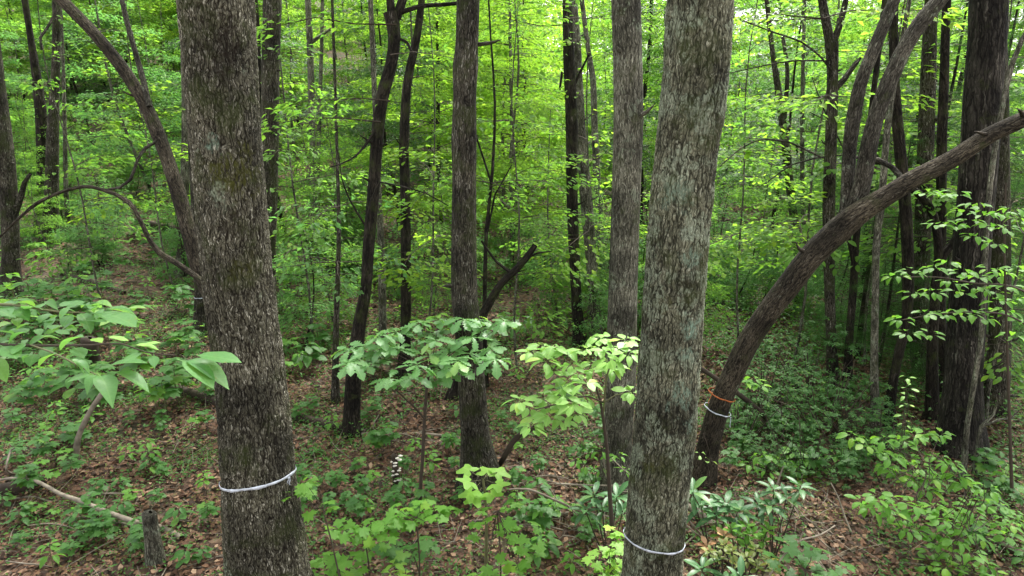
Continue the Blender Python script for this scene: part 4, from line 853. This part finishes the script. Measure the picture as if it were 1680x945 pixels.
LMK = [(150, 730, 'the pale standing curved stick'), (250, 890, 'the mossy stub'), (60, 800, 'the pale forked branch'), (20, 900, 'the bottom left corner'), (300, 650, 'the dark rotten log'), (150, 580, 'the reddish stump'), (30, 650, 'the left edge'), (400, 850, 'the nearest left trunk foot'), (330, 530, 'the string-tied grey trunk'), (160, 470, 'the upper slope log'), (50, 470, 'the hollow trunk foot'), (270, 430, 'the low end of the arched sapling'), (160, 340, 'the decayed log'),
       (530, 720, 'the dark mossy log'), (576, 700, 'the forked trunk foot'), (650, 780, 'the fungus stub'), (550, 900, 'the bottom edge maples'), (695, 760, 'the oak sapling stem'), (788, 780, 'the knotty trunk foot'), (850, 740, 'the curved dark branch'), (920, 830, 'the arching pale stick'), (1010, 780, 'the pale grey trunk foot'), (940, 900, 'the lower pale stick'), (742, 650, 'the crooked leaning trunk foot'), (550, 650, 'the thin dark stem foot'), (900, 640, 'the pale bright sapling'),
       (1060, 870, 'the nearest right trunk foot'), (1230, 720, 'the orange-taped trunk'), (1290, 790, 'the yellowing rhododendron'), (1400, 780, 'the thin leaning twig'), (1500, 860, 'the spicebush stem'), (1640, 780, 'the bare forked shoot'), (1640, 900, 'the bottom right log'), (1330, 930, 'the bottom maple patch'), (1575, 740, 'the widest dark trunk foot'), (1200, 900, 'the dead tan spray')]
def where(px, py):
    b = min(LMK, key=lambda q: (q[0]-px)**2+((q[1]-py)*1.5)**2); dx = px-b[0]; dy = (py-b[1])*1.5
    w = ('left of' if dx < 0 else 'right of') if abs(dx) > abs(dy) else ('behind' if dy < 0 else 'in front of')
    if math.hypot(dx, dy) > 75: w = 'well '+w if w[0] in 'lr' else 'some way '+w
    return w, b[2]
def topx(v):
    d = Vector(v)-Vector((0, 0, CAMZ)); f_ = d.y*cp_-d.z*sp_; return 840+F*d.x/f_, 472.5-F*(d.y*sp_+d.z*cp_)/f_
def copy_tree(o, parent=None):
    c = o.copy(); C.objects.link(c); c.parent = parent
    for ch in o.children: copy_tree(ch, c)
    return c
zones = [  # px range, py range, how many, label, group
    (0, 350, 545, 700, 44, 'low seedling in the green patch on the left slope floor', 'seedlings on the left slope floor'),
    (0, 350, 700, 870, 44, 'low seedling among the fallen branches at lower left', 'seedlings at lower left'),
    (0, 340, 880, 960, 10, 'seedling at the bottom edge on the left', 'seedlings at the bottom left edge'),
    (485, 650, 640, 860, 26, 'seedling on leaf litter between the two nearest trunks, left half', 'seedlings between the nearest trunks, left'),
    (650, 1010, 640, 860, 34, 'seedling on leaf litter between the two nearest trunks, right half', 'seedlings between the nearest trunks, right'),
    (860, 1000, 850, 950, 12, 'seedling under the brush of pale sticks', 'seedlings under the pale sticks'),
    (1190, 1420, 650, 800, 30, 'seedling under the laurel thicket right of the leaning trunk', 'seedlings under the laurel thicket'),
    (1600, 1680, 740, 945, 16, 'seedling on the brown bank at the right edge', 'seedlings at the right edge'),
    (460, 860, 560, 640, 26, 'seedling at the back of the litter clearing', 'seedlings at the back of the clearing'),
    (0, 330, 370, 545, 70, 'seedling on the upper left slope', 'seedlings on the upper left slope')]
ns_ = 0
used = set()
for (x0, x1, y0, y1, n, lab, grp) in zones:
    for i in range(n):
        g = ghit(random.uniform(x0, x1), random.uniform(y0, y1)); k = random.choice([0, 1, 2, 3, 4, 0, 4])
        if k in used: o = copy_tree(SEED[k])
        else: o = SEED[k]; used.add(k)
        s = random.uniform(.7, 1.35) if y0 > 600 else random.uniform(1.1, 2.4)
        o.location = g; o.rotation_euler = (0, 0, random.uniform(0, 6.28)); o.scale = (s, s, s); o.name = 'seedling'
        w_, l_ = where(*topx(g)); sz_ = 'small ' if s < (.95 if y0 > 600 else 1.3) else 'larger '
        tag(o, f'{sz_}{SW[k]} seedling {w_} {l_}', 'seedling', f'{SW[k]} seedlings by {l_}'); ns_ += 1

# ------------------------------------------------------------------ fallen wood
random.seed(8)
def fallen(name, label, pts, mk='dead', lift=0.3, cat='fallen branch', subs=(), ns=8, wob=.12):
    W3 = []; RD = []
    for q in pts:
        if len(q) == 4: p = P(q[0], q[1], q[3]); t = depth(q[0], q[1], q[3])
        else: p = ghit(q[0], q[1]); t = (p.y)/ray(q[0], q[1]).y; 
        r = q[2]*.5/F*t
        if len(q) == 3: p = p+Vector((0, 0, r*lift*2+0.01))
        W3.append(p); RD.append(r)
    e = thing(name, W3[len(W3)//2].copy(), label, cat)
    a, b = smooth_pts(W3, RD, .07)
    link('main_stem', tubes_mesh('main_stem', [(a, b)], M[mk], e.location, ns, True, wob), e)
    for sb in subs:
        P3 = [P(q[0], q[1], q[3]) if len(q) == 4 else ghit(q[0], q[1])+Vector((0, 0, .03)) for q in sb]
        a, b = smooth_pts(P3, [q[2]*.5/F*5.5 for q in sb], .07)
        link('side_branch', tubes_mesh('side_branch', [(a, b)], M[mk], e.location, 5), e)
    return e
fallen('fallen_branch', 'pale grey forked branch lying across the litter at lower left', [(2, 787, 4, 5.95), (20, 785, 5, 5.9), (60, 790, 6, 5.85), (100, 811, 7, 5.7), (132, 822, 8, 5.6), (175, 840, 8, 5.42), (232, 860, 9, 5.2), (262, 871, 10), (300, 888, 11)], subs=[[(22, 784, 5), (10, 768, 4, 5.9), (18, 738, 4, 6.1), (24, 735, 3, 6.1)]])
fallen('fallen_branch', 'thin pale stick below the forked branch at lower left', [(120, 852, 4), (170, 856, 5), (215, 866, 6), (235, 872, 4)])
fallen('fallen_branch', 'short pale curved stick at the left edge', [(0, 832, 3), (30, 820, 4), (58, 820, 4), (85, 828, 3)])
fallen('fallen_log', 'rotten dark log under the pale branch at the left edge', [(0, 815, 26), (45, 805, 24), (75, 795, 18)], 'dead_dark', cat='log')
fallen('fallen_log', 'dark rotten log left of the nearest left trunk', [(240, 632, 12), (275, 640, 15), (310, 650, 16), (362, 668, 16)], 'dead_dark', cat='log')
fallen('fallen_log', 'thin pinkish log beyond the nearest left trunk', [(440, 456, 8), (462, 458, 8), (495, 461, 7)], 'dead', cat='log')
fallen('fallen_log', 'dark fallen log high on the left slope', [(120, 458, 9), (150, 466, 9), (185, 478, 8), (205, 484, 7)], 'dead_dark', cat='log')
fallen('fallen_log', 'decayed dark log near the arch of the bent sapling', [(128, 332, 22), (150, 338, 20), (188, 350, 16)], 'dead_dark', cat='log')
fallen('fallen_log', 'dark fallen log right of the arch of the bent sapling', [(222, 366, 10), (255, 374, 12), (292, 384, 12)], 'dead_dark', cat='log')
fallen('fallen_log', 'dark mossy log lying at the foot of the forked trunk', [(480, 688, 14), (520, 698, 15), (560, 708, 15), (600, 714, 11)], 'dead_dark', cat='log')
fallen('fallen_branch', 'grey twiggy branch trailing right from the forked trunk foot', [(590, 716, 7), (640, 716, 6), (700, 716, 5), (760, 722, 4)], 'dead', subs=[[(620, 716, 4), (612, 700, 3, 7.0), (622, 680, 2, 7.0)], [(660, 716, 3), (690, 724, 3), (730, 732, 2)], [(600, 718, 4), (640, 726, 3), (690, 730, 2)], [(680, 715, 3), (720, 708, 2), (750, 704, 2)]])
fallen('fallen_branch', 'thin dark branch on the litter behind the lobed-leaf sapling', [(598, 616, 5), (630, 632, 5), (660, 642, 4), (690, 650, 3)], 'dead_dark')
fallen('fallen_branch', 'thin dark branch on the litter right of the knotty trunk', [(800, 610, 5), (840, 618, 5), (880, 628, 4)], 'dead_dark')
fallen('dead_branch', 'curved dark branch under the pale bright sapling', [(876, 702, 8, 5.9), (858, 710, 9, 5.95), (842, 724, 9, 6.0), (830, 745, 9, 6.05), (818, 770, 8)], 'dead_dark')
fallen('fallen_branch', 'long pale stick arching over the litter right of the tulip leaves', [(836, 803, 3, 5.1), (868, 803, 4, 5.1), (905, 818, 4, 5.1), (945, 836, 4, 5.1), (972, 842, 3, 5.1)], 'dead', subs=[[(905, 818, 3, 5.1), (930, 828, 2, 5.0), (948, 845, 2, 5.0)]])
fallen('fallen_branch', 'pale stick running level in front of the arching one', [(860, 830, 3), (890, 826, 4), (925, 828, 4), (970, 838, 4)], 'dead')
fallen('fallen_branch', 'long straight pale stick pointing at the nearest right trunk', [(770, 858, 3), (860, 854, 4), (940, 844, 5), (1005, 852, 5)], 'dead')
fallen('fallen_branch', 'pale stick sloping up to the nearest right trunk foot', [(892, 912, 4), (935, 898, 4), (962, 888, 4), (990, 876, 4)], 'dead', subs=[[(935, 898, 3), (945, 885, 3), (962, 872, 2)], [(955, 890, 3), (965, 905, 3), (967, 925, 2)]])
fallen('fallen_branch', 'thin bleached stick across the pale grey trunk foot', [(912, 794, 3, 5.5), (970, 796, 3, 5.5), (1035, 797, 3, 5.5)], 'dead', subs=[[(920, 794, 2, 5.5), (908, 772, 2, 5.5)], [(1000, 796, 2, 5.5), (992, 768, 2, 5.4), (990, 752, 2, 5.4)], [(1003, 752, 2, 5.4), (1020, 768, 2, 5.4), (1040, 785, 2, 5.4)]])
fallen('root', 'tan bare root curving out beside the nearest right trunk', [(1120, 832, 12), (1140, 842, 13), (1160, 858, 12), (1180, 868, 8)], 'dead', cat='root')
fallen('fallen_branch', 'first of the straight pale sticks leaning right of the nearest right trunk', [(1118, 838, 3, 4.9), (1135, 860, 4, 4.85), (1160, 892, 4)], 'dead')
fallen('fallen_branch', 'second lower pale stick leaning right of the nearest right trunk', [(1118, 855, 3, 4.8), (1138, 872, 3, 4.75), (1158, 892, 4)], 'dead')
fallen('fallen_branch', 'curved pale stick between the right tape band and the tan root', [(1118, 905, 3), (1130, 890, 4), (1148, 878, 3), (1170, 870, 3)], 'dead')
fallen('cut_stub', 'short cut pinkish-brown wood stub among the rhododendrons', [(1205, 852, 12), (1218, 853, 12), (1230, 856, 10)], 'dead', cat='stub')
fallen('dead_pole', 'dark dead pole leaning behind the orange-taped trunk', [(1140, 598, 7, 7.3), (1200, 638, 8, 7.3), (1235, 665, 8, 7.35), (1268, 696, 9, 7.4)], 'dead_dark')
fallen('dead_twig', 'long bare curved twig over the broad maple leaves at bottom right', [(1262, 945, 3, 4.2), (1285, 912, 3, 4.3), (1310, 888, 3, 4.4), (1345, 878, 3, 4.5), (1370, 862, 2, 4.6)], 'dead', subs=[[(1310, 888, 2, 4.4), (1318, 872, 2, 4.4)]])
fallen('dead_twig', 'thin leaning twig left of the spicebush', [(1363, 792, 2, 5.6), (1375, 815, 2, 5.5), (1385, 845, 3, 5.4), (1398, 880, 3)], 'dead')
fallen('dead_twig', 'grey forked twig rising above the yellowing rhododendron', [(1272, 806, 3, 5.3), (1278, 785, 3, 5.3), (1285, 765, 2, 5.3)], 'dead')
fallen('fallen_log', 'dark log at the bottom right edge', [(1600, 885, 12), (1640, 900, 14), (1690, 925, 16)], 'dead_dark', cat='log')
fallen('fallen_branch', 'short dark stick lying right of the spicebush', [(1640, 790, 6), (1660, 800, 6), (1690, 806, 6)], 'dead_dark')
for i in range(26):
    if i < 17: px, py = random.uniform(860, 1030), random.uniform(785, 905)
    elif i < 21: px, py = random.uniform(1120, 1200), random.uniform(820, 910)
    else: px, py = random.uniform(20, 330), random.uniform(800, 930)
    a = random.uniform(-.5, .35); L = random.uniform(40, 120); w = random.uniform(1.8, 3.6); c_ = ghit(px, py); k_ = random.uniform(-10, 10)
    yy_ = c_.y; w_, l_ = where(px, py)
    e_ = fallen('fallen_branch', f"{'short' if L < 65 else 'long' if L > 95 else 'medium'} {'thin' if w < 2.6 else 'thick'} pale stick {'sloping up' if a < -.15 else 'sloping down' if a > .15 else 'lying level'} rightwards, {w_} {l_}", [(px-L*.5*math.cos(a), py-L*.5*math.sin(a), w*.6, yy_-.05), (px-L*.1, py-L*.1*math.sin(a)-k_-6, w, yy_-.08), (px+L*.25, py+L*.2*math.sin(a)-k_*.6-5, w, yy_-.08), (px+L*.5*math.cos(a), py+L*.5*math.sin(a), w*.5, yy_-.05)], 'dead', ns=5); e_['group'] = f'brush sticks by {l_}'
# upright dead wood
def stub(name, label, foot, top, w0, w1, mk, cat='stump', lean=0.0, holes=0):
    g = ghit(*foot); Y = g.y; t = P(top[0], top[1], Y+lean); dd = depth(foot[0], foot[1], Y)
    e = thing(name, g, label, cat); r0 = w0*.5/F*dd; r1 = w1*.5/F*dd
    m = g.lerp(t, .5); a, b = smooth_pts([g-Vector((0, 0, .1)), g+Vector((0, 0, .02)), m, t, t+Vector((0.01, 0, 0.012))], [r0*1.4, r0*1.15, (r0+r1)/2, r1, r1*.3], .035)
    link('trunk', tubes_mesh('trunk', [(a, b)], M[mk], g, 14, True, .14), e); return e
stub('tree_stub', 'broken mossy stub standing before the pale log end at lower left', (257, 925), (245, 842), 26, 20, 'bark_grey')
stub('stump', 'short reddish-brown stump behind the big-leaved branch', (151, 604), (147, 556), 26, 23, 'dead_dark')
fallen('leaning_stick', 'pale curved stick standing up from the litter under the big leaves', [(126, 756, 10), (128, 720, 9, 6.5), (145, 680, 8, 6.5), (168, 645, 8, 6.5), (176, 634, 7, 6.5)], 'dead')
fs = stub('fungus_stump', 'thin dark stub covered in cream bracket fungus in the litter clearing', (652, 800), (647, 746), 12, 9, 'dead_dark')
Yf = fs.location.y
for i in range(14):
    c = P(650+random.uniform(-9, 9)*(1-.3*(i/14)), 746+i*3.4+random.uniform(-2, 2), Yf-.03)
    n = 9; r = random.uniform(.011, .026); vv = [(0, 0, .008)]+[(r*math.cos(k*2*PI/n), r*.8*math.sin(k*2*PI/n)-.01, random.uniform(-.003, .003)) for k in range(n)]+[(0, .01, -.01)]
    ff = [(0, 1+k, 1+(k+1) % n) for k in range(n)]+[(n+1, 1+(k+1) % n, 1+k) for k in range(n)]
    me = mesh_np('bracket', np.array(vv), np.array(ff), M['fungus']); link('bracket', me, fs, c-fs.location)
# a pile of small sticks scattered everywhere
stk = []
for i in range(6):
    L = random.uniform(.25, .8); p = [Vector((0, 0, 0))]
    for k in range(4): p.append(p[-1]+Vector((L/4, random.uniform(-.04, .04), random.uniform(-.012, .02))))
    a, b = smooth_pts(p, [.006, .0055, .005, .004, .002], .06); stk.append(tubes_mesh('stick', [(a, b)], M['dead' if i % 2 else 'twig'], (0, 0, 0), 4))
for (x0, x1, y0, y1, n, lab, grp) in [(0, 340, 560, 945, 34, 'small dry stick lying on the litter left of the nearest left trunk', 'sticks on the left litter'), (490, 1020, 620, 945, 60, 'small dry stick lying on the litter between the nearest trunks', 'sticks between the nearest trunks'), (1130, 1680, 760, 945, 34, 'small dry stick lying on the litter right of the nearest right trunk', 'sticks on the right litter')]:
    for i in range(n):
        g = ghit(random.uniform(x0, x1), random.uniform(y0, y1)); o = link('fallen_stick', random.choice(stk), None, g+Vector((0, 0, .025)))
        o.rotation_euler = (0, random.uniform(-.12, .12), random.uniform(0, 6.28)); w_, l_ = where(*topx(g)); tag(o, f'small dry {o.data.materials[0].name.split("_")[-1]} stick {w_} {l_}', 'stick', f'sticks by {l_}')

# ------------------------------------------------------------------ leaf litter and ground cover (nobody could count these)
rng = np.random.default_rng(3)
def scatter(n, x0, x1, y0, y1, pw=1.0):
    y = y0+(y1-y0)*rng.random(n)**pw; hw = 0.80*y+1.5
    x = rng.uniform(-1, 1, n)*hw; k = (x > x0) & (x < x1); return x[k], y[k]
lit = (np.array([(-.26, 0, .07), (0, 0, 0), (.24, .02, .10), (-.36, .42, .10), (0, .45, -.02), (.34, .38, .05), (-.16, .8, .14), (0.02, 1, .22), (.2, .78, .05)]), np.array([(0, 1, 4, 3), (1, 2, 5, 4), (3, 4, 7, 6), (4, 5, 8, 7)]))
lit2 = (np.array([(-.10, 0, .0), (.0, 0, .05), (.12, .0, .0), (-.3, .5, .16), (0, .5, .0), (.3, .45, .18), (-.1, .95, .0), (0.02, 1, .1), (.12, .9, -.05)]), lit[1])
VV = []; FF = []; k0 = 0
for tpl, (n, y0, y1, pw, s0, s1) in ((lit, (46000, 3.2, 11, .75, .03, .07)), (lit2, (46000, 3.2, 12, .75, .03, .075)), (lit, (30000, 10, 26, .7, .05, .11))):
    x, y = scatter(n, -26, 26, y0, y1, pw); z = H(x, y)+rng.uniform(.004, .04, len(x))
    a = rng.uniform(0, 6.28, len(x)); d = np.stack([np.cos(a), np.sin(a), rng.normal(0, .3, len(x))], -1); nr = rng.normal(0, .35, (len(x), 3)); nr[:, 2] = 1
    v, f = leafcloud(np.stack([x, y, z], -1), d, nr, rng.uniform(s0, s1, len(x)), tpl); VV.append(v); FF.append(f+k0); k0 += len(v)
tag(link('leaf_litter', mesh_np('leaf_litter', np.concatenate(VV), np.concatenate(FF), M['litter'])), kind='stuff')
def noise2(x, y, s): return (np.sin(x*1.3*s+1)*np.sin(y*1.1*s+.5)+np.sin(x*2.9*s-y*1.7*s)*.6+np.sin(x*.6*s+y*3.1*s+2)*.5)/2
def cover(name, n, y0, y1, mk, sz, h, thr, s=1.0, pw=.8, xl=-30, xh=30, tuft=10, spread=.12):
    x, y = scatter(n//tuft, xl, xh, y0, y1, pw); m = noise2(x, y, s) > thr; x, y = x[m], y[m]
    x = np.repeat(x, tuft)+rng.normal(0, spread, len(x)*tuft); y = np.repeat(y, tuft)+rng.normal(0, spread, len(y)*tuft)
    z = H(x, y)+rng.random(len(x))**1.5*h+.045
    a = rng.uniform(0, 6.28, len(x)); d = np.stack([np.cos(a), np.sin(a), rng.normal(.05, .35, len(x))], -1); nr = rng.normal(0, .4, (len(x), 3)); nr[:, 2] = 1
    v, f = leafcloud(np.stack([x, y, z], -1), d, nr, sz*rng.uniform(.5, 1.3, len(x)))
    tag(link(name, mesh_np(name, v, f, M[mk])), kind='stuff')
cover('ground_cover', 110000, 3.4, 12, 'leaf_low', .036, .06, .05, 1.7)
cover('ground_cover', 60000, 3.4, 11, 'leaf_olive', .024, .05, .15, 2.6)
cover('ground_cover', 90000, 6.5, 20, 'leaf_low', .05, .2, .12, 1.3, tuft=18, spread=.2)
cover('ground_cover', 60000, 9.5, 26, 'leaf_bg_g', .075, .6, .05, .8, tuft=24, spread=.28, xl=-6)
cover('ground_cover', 36000, 8, 22, 'leaf_bg_b', .065, .3, -.12, .8, xh=-4.2, tuft=20, spread=.25)
cover('ground_cover', 80000, 7.2, 18, 'leaf_low', .06, .5, -.5, 1.1, xl=3.0, tuft=20, spread=.25)
cover('ground_cover', 60000, 18, 45, 'leaf_bg_g', .16, .9, -.1, .5, tuft=30, spread=.6, xl=-40, xh=40)
# fine debris: thin straw-like bits
x, y = scatter(9000, -26, 26, 3.3, 14, .8); a = rng.uniform(0, 6.28, len(x)); d = np.stack([np.cos(a), np.sin(a), rng.normal(0.1, .3, len(x))], -1)
v, f = leafcloud(np.stack([x, y, H(x, y)+.03], -1), d, np.tile((0, 0, 1.0), (len(x), 1)), rng.uniform(.08, .3, len(x)), (np.array([(-.012, 0, 0), (.012, 0, 0), (.008, .5, .03), (-.008, .5, .03), (.004, 1, 0), (-.004, 1, 0)]), np.array([(0, 1, 2, 3), (3, 2, 4, 5)])))
tag(link('dry_stalks', mesh_np('dry_stalks', v, f, M['dead'])), kind='stuff')

# ------------------------------------------------------------------ laurel thicket, pines, saplings behind
random.seed(31)
def cloud_shrub(seed, n_stems, hgt, rad, lsz, nros, mk, per=9, tpl=TPL['lance'][0]):
    rng = np.random.default_rng(seed); A = [[], [], [], []]; tb = []
    for i in range(nros):
        a = rng.uniform(0, 6.28); r = rad*rng.random()**.5; z = hgt*(0.25+.75*rng.random())*(1-.45*(r/rad)**2)
        c = np.array((r*math.cos(a), r*math.sin(a), z)); 
        if i < n_stems: tb.append(([np.array((c[0]*.15, c[1]*.15, -.1)), np.array((c[0]*.6, c[1]*.6, z*.5)), c], [.012, .009, .004]))
        aa = rng.uniform(0, 6.28)+2.4*np.arange(per); up = .5-.1*np.arange(per)+rng.normal(0, .15, per)
        d = np.stack([np.cos(aa), np.sin(aa), up], -1); A[0].append(np.tile(c, (per, 1))); A[1].append(d); A[2].append(np.stack([-np.cos(aa)*up, -np.sin(aa)*up, np.ones(per)], -1)); A[3].append(lsz*rng.uniform(.7, 1.1, per))
    v_, f_ = tpl; V, Fc = leafcloud(*[np.concatenate(a) for a in A], (v_, f_))
    return mesh_np('foliage', V, Fc, M[mk]), tubes_mesh('stems', tb, M['twig'], ns=4)
LAU = [cloud_shrub(40, 24, 1.25, .95, .07, 130, 'leaf_laurel'), cloud_shrub(41, 24, 1.2, .9, .085, 80, 'leaf_low', 7, TPL['ovate'][0]), cloud_shrub(42, 24, 1.3, .95, .07, 120, 'leaf_laurel', 8, TPL['ovate'][1])]
lau_l = ['laurel bush just right of the orange-taped trunk', 'laurel bush in the middle of the dark thicket', 'laurel bush below the dark trunk with the V-shaped top', 'laurel bush in front of the smooth dark stem foot',
         'laurel bush hiding the foot of the slim pale pole', 'low laurel bush at the near edge of the dark thicket', 'low laurel bush behind the yellowing rhododendron', 'laurel bush at the back of the thicket, left', 'laurel bush at the back of the thicket, right', 'laurel bush between the spicebush and the dark thicket']
for i, (px, py, s) in enumerate([(1215, 725, .62), (1285, 725, .7), (1350, 712, .78), (1400, 725, .65), (1440, 750, .5), (1325, 775, .5), (1250, 775, .4), (1250, 675, .8), (1330, 655, .85), (1385, 790, .45)]):
    g = ghit(px, py); e = thing('laurel_bush', g, lau_l[i], 'shrub', 'laurel bushes in the dark thicket')
    for nm, me in (('foliage', LAU[i % 3][0]), ('stems', LAU[i % 3][1])):
        o = link(nm, me, e); o.scale = (s, s, s*random.uniform(.8, 1.1)); o.rotation_euler = (0, 0, random.uniform(0, 6.28))
# pines: drooping boughs of fine needles
nd = []
for k in range(5):
    a = (k-2)*.45; c, s = math.cos(a), math.sin(a)
    nd += [(0, 0, 0), (s-.02*c, c+.02*s, -.1*abs(k-2)), (s+.02*c, c-.02*s, -.1*abs(k-2))]
NEEDLE = (np.array(nd), np.array([(3*k, 3*k+1, 3*k+2) for k in range(5)]))
def pine(seed, Ht, Lr, nb, z0=.4):
    rng = np.random.default_rng(seed); A = [[], [], [], []]; tb = []
    for i in range(nb):
        z = z0+(Ht-z0)*(i+rng.random())/nb; a = rng.uniform(0, 6.28); L = Lr*(1-.6*z/Ht)*rng.uniform(.7, 1.1)
        q = spray(rng, (0, 0, z), (math.cos(a), math.sin(a), .12), L, L*.4, 330, .10, droop=.1, zj=.03, tilt=.5)
        for k in range(4): A[k].append(q[k])
        tb += q[4]
    V, Fc = leafcloud(*[np.concatenate(a) for a in A], NEEDLE)
    tr = [([np.array((.04*math.sin(z), 0, z)) for z in np.linspace(-.1, Ht, 9)], list(np.linspace(.05, .008, 9)))]
    return mesh_np('crown', V, Fc, M['leaf_pine']), tubes_mesh('branches', tb, M['twig'], ns=3), tubes_mesh('trunk', tr, M['bark_dark'], ns=8)
PN = pine(9, 5.5, 1.7, 34)
for (px, Y, s, lab) in [(1418, 9.6, .95, 'dark pine sapling behind the slim pale pole'), (1500, 10.2, 1.05, 'dark pine sapling behind the black sinuous trunk'), (1545, 8.9, .75, 'small dark pine sapling just behind the crooked limb-like trunk'), (1455, 8.8, .6, 'small dark pine sapling beside the slim pale pole foot'), (1575, 11.0, 1.1, 'dark pine sapling behind the widest dark trunk'), (1460, 12.5, 1.3, 'taller dark pine sapling at the back right')]:
    p = P(px, 500, Y); e = thing('pine_sapling', (p.x, Y, Hf(p.x, Y)), lab, 'pine')
    for nm, me in zip(('crown', 'branches', 'trunk'), PN):
        o = link(nm, me, e); o.scale = (s, s, s); o.rotation_euler = (0, 0, random.uniform(0, 6.28))

ZN = [(-400, 60, 'at the left edge'), (60, 180, 'left of the curved trunk'), (180, 440, 'around the nearest left trunk'), (440, 620, 'left of the forked trunk'), (620, 770, 'left of the knotty trunk'),
      (770, 940, 'right of the knotty trunk'), (940, 1160, 'behind the pale grey trunk'), (1160, 1380, 'below the leaning tree limbs'), (1380, 1580, 'behind the leaning fork'), (1580, 2200, 'at the right edge')]
CN = {'leaf_bg_d': 'dark green', 'leaf_bg_y': 'yellow-green', 'leaf_bg_g': 'mid green', 'leaf_bg_b': 'cool green'}
def zone(px):
    for a, b, s in ZN:
        if a <= px < b: return s, (a, b)
    return ZN[0][2], (-400, 180)
def bgtree(k, px, Y, s, sz=None):
    x = (px-840)/F*Y/0.99
    K = KINDS[k]; far = 'far' if Y > 24 else 'nearer'
    small = K['Ht']*s < 3.2
    nm = 'understorey_bush' if small else ('forest_tree' if K['Ht'] > 12 else 'leafy_sapling')
    word = {'understorey_bush': 'low bush', 'forest_tree': 'tall tree', 'leafy_sapling': 'leafy sapling'}[nm]
    z, (za, zb) = zone(px); t_ = (px-za)/(zb-za); far = 'nearest' if Y < 18 else 'middle distance' if Y < 26 else 'far back' if Y < 36 else 'farthest'
    sd_ = 'left part' if t_ < .33 else 'right part' if t_ > .67 else 'centre'
    lab = f"{CN[K['mk']]} {word}, {far}, {sd_} of the gap {z}"
    place_kind(k, x, Y, s, random.uniform(0, 6.28), nm, lab, 'tree' if not small else 'bush', f"{word.replace(chr(115)+chr(104), chr(115)+chr(104)+chr(101)) if 0 else word} growth, {far}, {z}", sz)
rows = [(12.5, 2, 'r'), (14.5, 5, 'mr'), (17, 8, 'mr'), (19.5, 13, 'a'), (23, 15, 'a'), (27, 18, 'a'), (32, 20, 'a'), (39, 22, 'a'), (48, 22, 'a')]
for (Y, n, w) in rows:
    x0, x1 = {'r': (1240, 1800), 'mr': (440, 1800), 'a': (-120, 1800)}[w]
    for i in range(n):
        px = x0+(x1-x0)*(i+random.random())/n; yy = Y*random.uniform(.94, 1.08)
        if px < 440: k = random.choice([0, 1, 1, 2, 2, 3, 4, 7] if Y < 35 else [0, 1, 2, 3, 3, 8])
        elif Y < 25: k = random.choice([0, 0, 0, 1, 2, 3, 4, 7])
        elif Y < 35: k = random.choice([0, 0, 1, 2, 3, 7])
        else: k = random.choice([0, 3, 3, 6, 8, 7])
        if Y > 30 and (1590 < px < 1730 or 1195 < px < 1245): continue
        bgtree(k, px, yy, random.uniform(.8, 1.2)*(1.2 if Y > 35 and k < 6 else 1))
for i in range(110):                     # low bushes
    w = random.random()*.75 if i < 40 else random.random()
    if w < .3: px = random.uniform(-50, 420); Y = random.uniform(12.5, 22)
    elif w < .65: px = random.uniform(430, 1250); Y = random.uniform(9.8, 15)
    else: px = random.uniform(1180, 1750); Y = random.uniform(9.5, 15)
    bgtree(5 if random.random() < .75 else 4, px, Y, random.uniform(.45, .8)*(.8 if px < 420 else 1))
for i in range(34):                     # thickets on the far floor
    px = random.uniform(-60, 1760); Y = random.uniform(24, 44)
    bgtree(random.choice([2, 4, 4]), px, Y, random.uniform(.8, 1.3))
for i in range(16):
    px = random.uniform(-60, 440); Y = random.uniform(24, 40); bgtree(random.choice([0, 1, 2, 3]), px, Y, random.uniform(.8, 1.2))
for i in range(14):
    bgtree(random.choice([4, 5, 5]), random.uniform(20, 330), random.uniform(12.5, 20), random.uniform(.35, .55))
for (k, px, Y, sc, lab) in [(9, 500, 9.8, .9, 'open layered sapling between the narrow dark trunk and the thin pole'), (10, 690, 9.6, .85, 'open layered sapling just left of the knotty trunk'), (9, 850, 9.2, .8, 'open layered sapling between the knotty and slender dark trunks'),
        (10, 985, 10.2, .9, 'open layered sapling behind the pale grey leaning trunk'), (10, 1235, 9.5, .9, 'bright open sapling right of the nearest right trunk'), (9, 1330, 9.4, 1.0, 'open layered sapling left of the V-topped trunk'), (10, 1455, 9.3, 1.0, 'bright open sapling behind the leaning tree limbs'),
        (9, 1560, 8.6, .9, 'open layered sapling crossing the dark trunk cluster'), (9, 150, 11.0, .85, 'open layered sapling behind the arched sapling'), (9, 1690, 7.5, .8, 'open layered sapling at the right edge beside the rough trunk'), (10, 270, 12.5, .9, 'bright open sapling behind the curved trunk')]:
    x = (px-840)/F*Y/.99; place_kind(k, x, Y, sc, random.uniform(0, 6.28), 'leafy_sapling', lab, 'sapling')
# the wood beyond, one mass
rng = np.random.default_rng(99); n = 26000
yy = rng.uniform(55, 85, n); xx = rng.uniform(-1, 1, n)*yy*.95; hz = H(xx, yy)
gp = np.abs((840+F*xx/yy)-1640) < 60; zz = hz+rng.random(n)**.8*np.where(gp, .45, 1)*(10+3*np.sin(xx*.25)+2*np.sin(xx*.7+1))
a = rng.uniform(0, 6.28, n); d = np.stack([np.cos(a), np.sin(a), rng.normal(-.2, .3, n)], -1); nr = rng.normal(0, .5, (n, 3)); nr[:, 2] = 1
v, f = leafcloud(np.stack([xx, yy, zz], -1), d, nr, rng.uniform(.5, 1.3, n))
tag(link('far_wood', mesh_np('far_wood', v, f, M['leaf_bg_y'])), kind='stuff')
STUFF = ('crown', 'branches', 'foliage', 'twigs', 'limbs', 'stems')
for o in C.objects:
    if o.parent and o.name.split('.')[0] in STUFF: o['kind'] = 'stuff'
print('objects', len(C.objects), 'leaves', NLEAF[0], 'tris', sum(len(m.loops) - 2*len(m.polygons) for m in bpy.data.meshes))
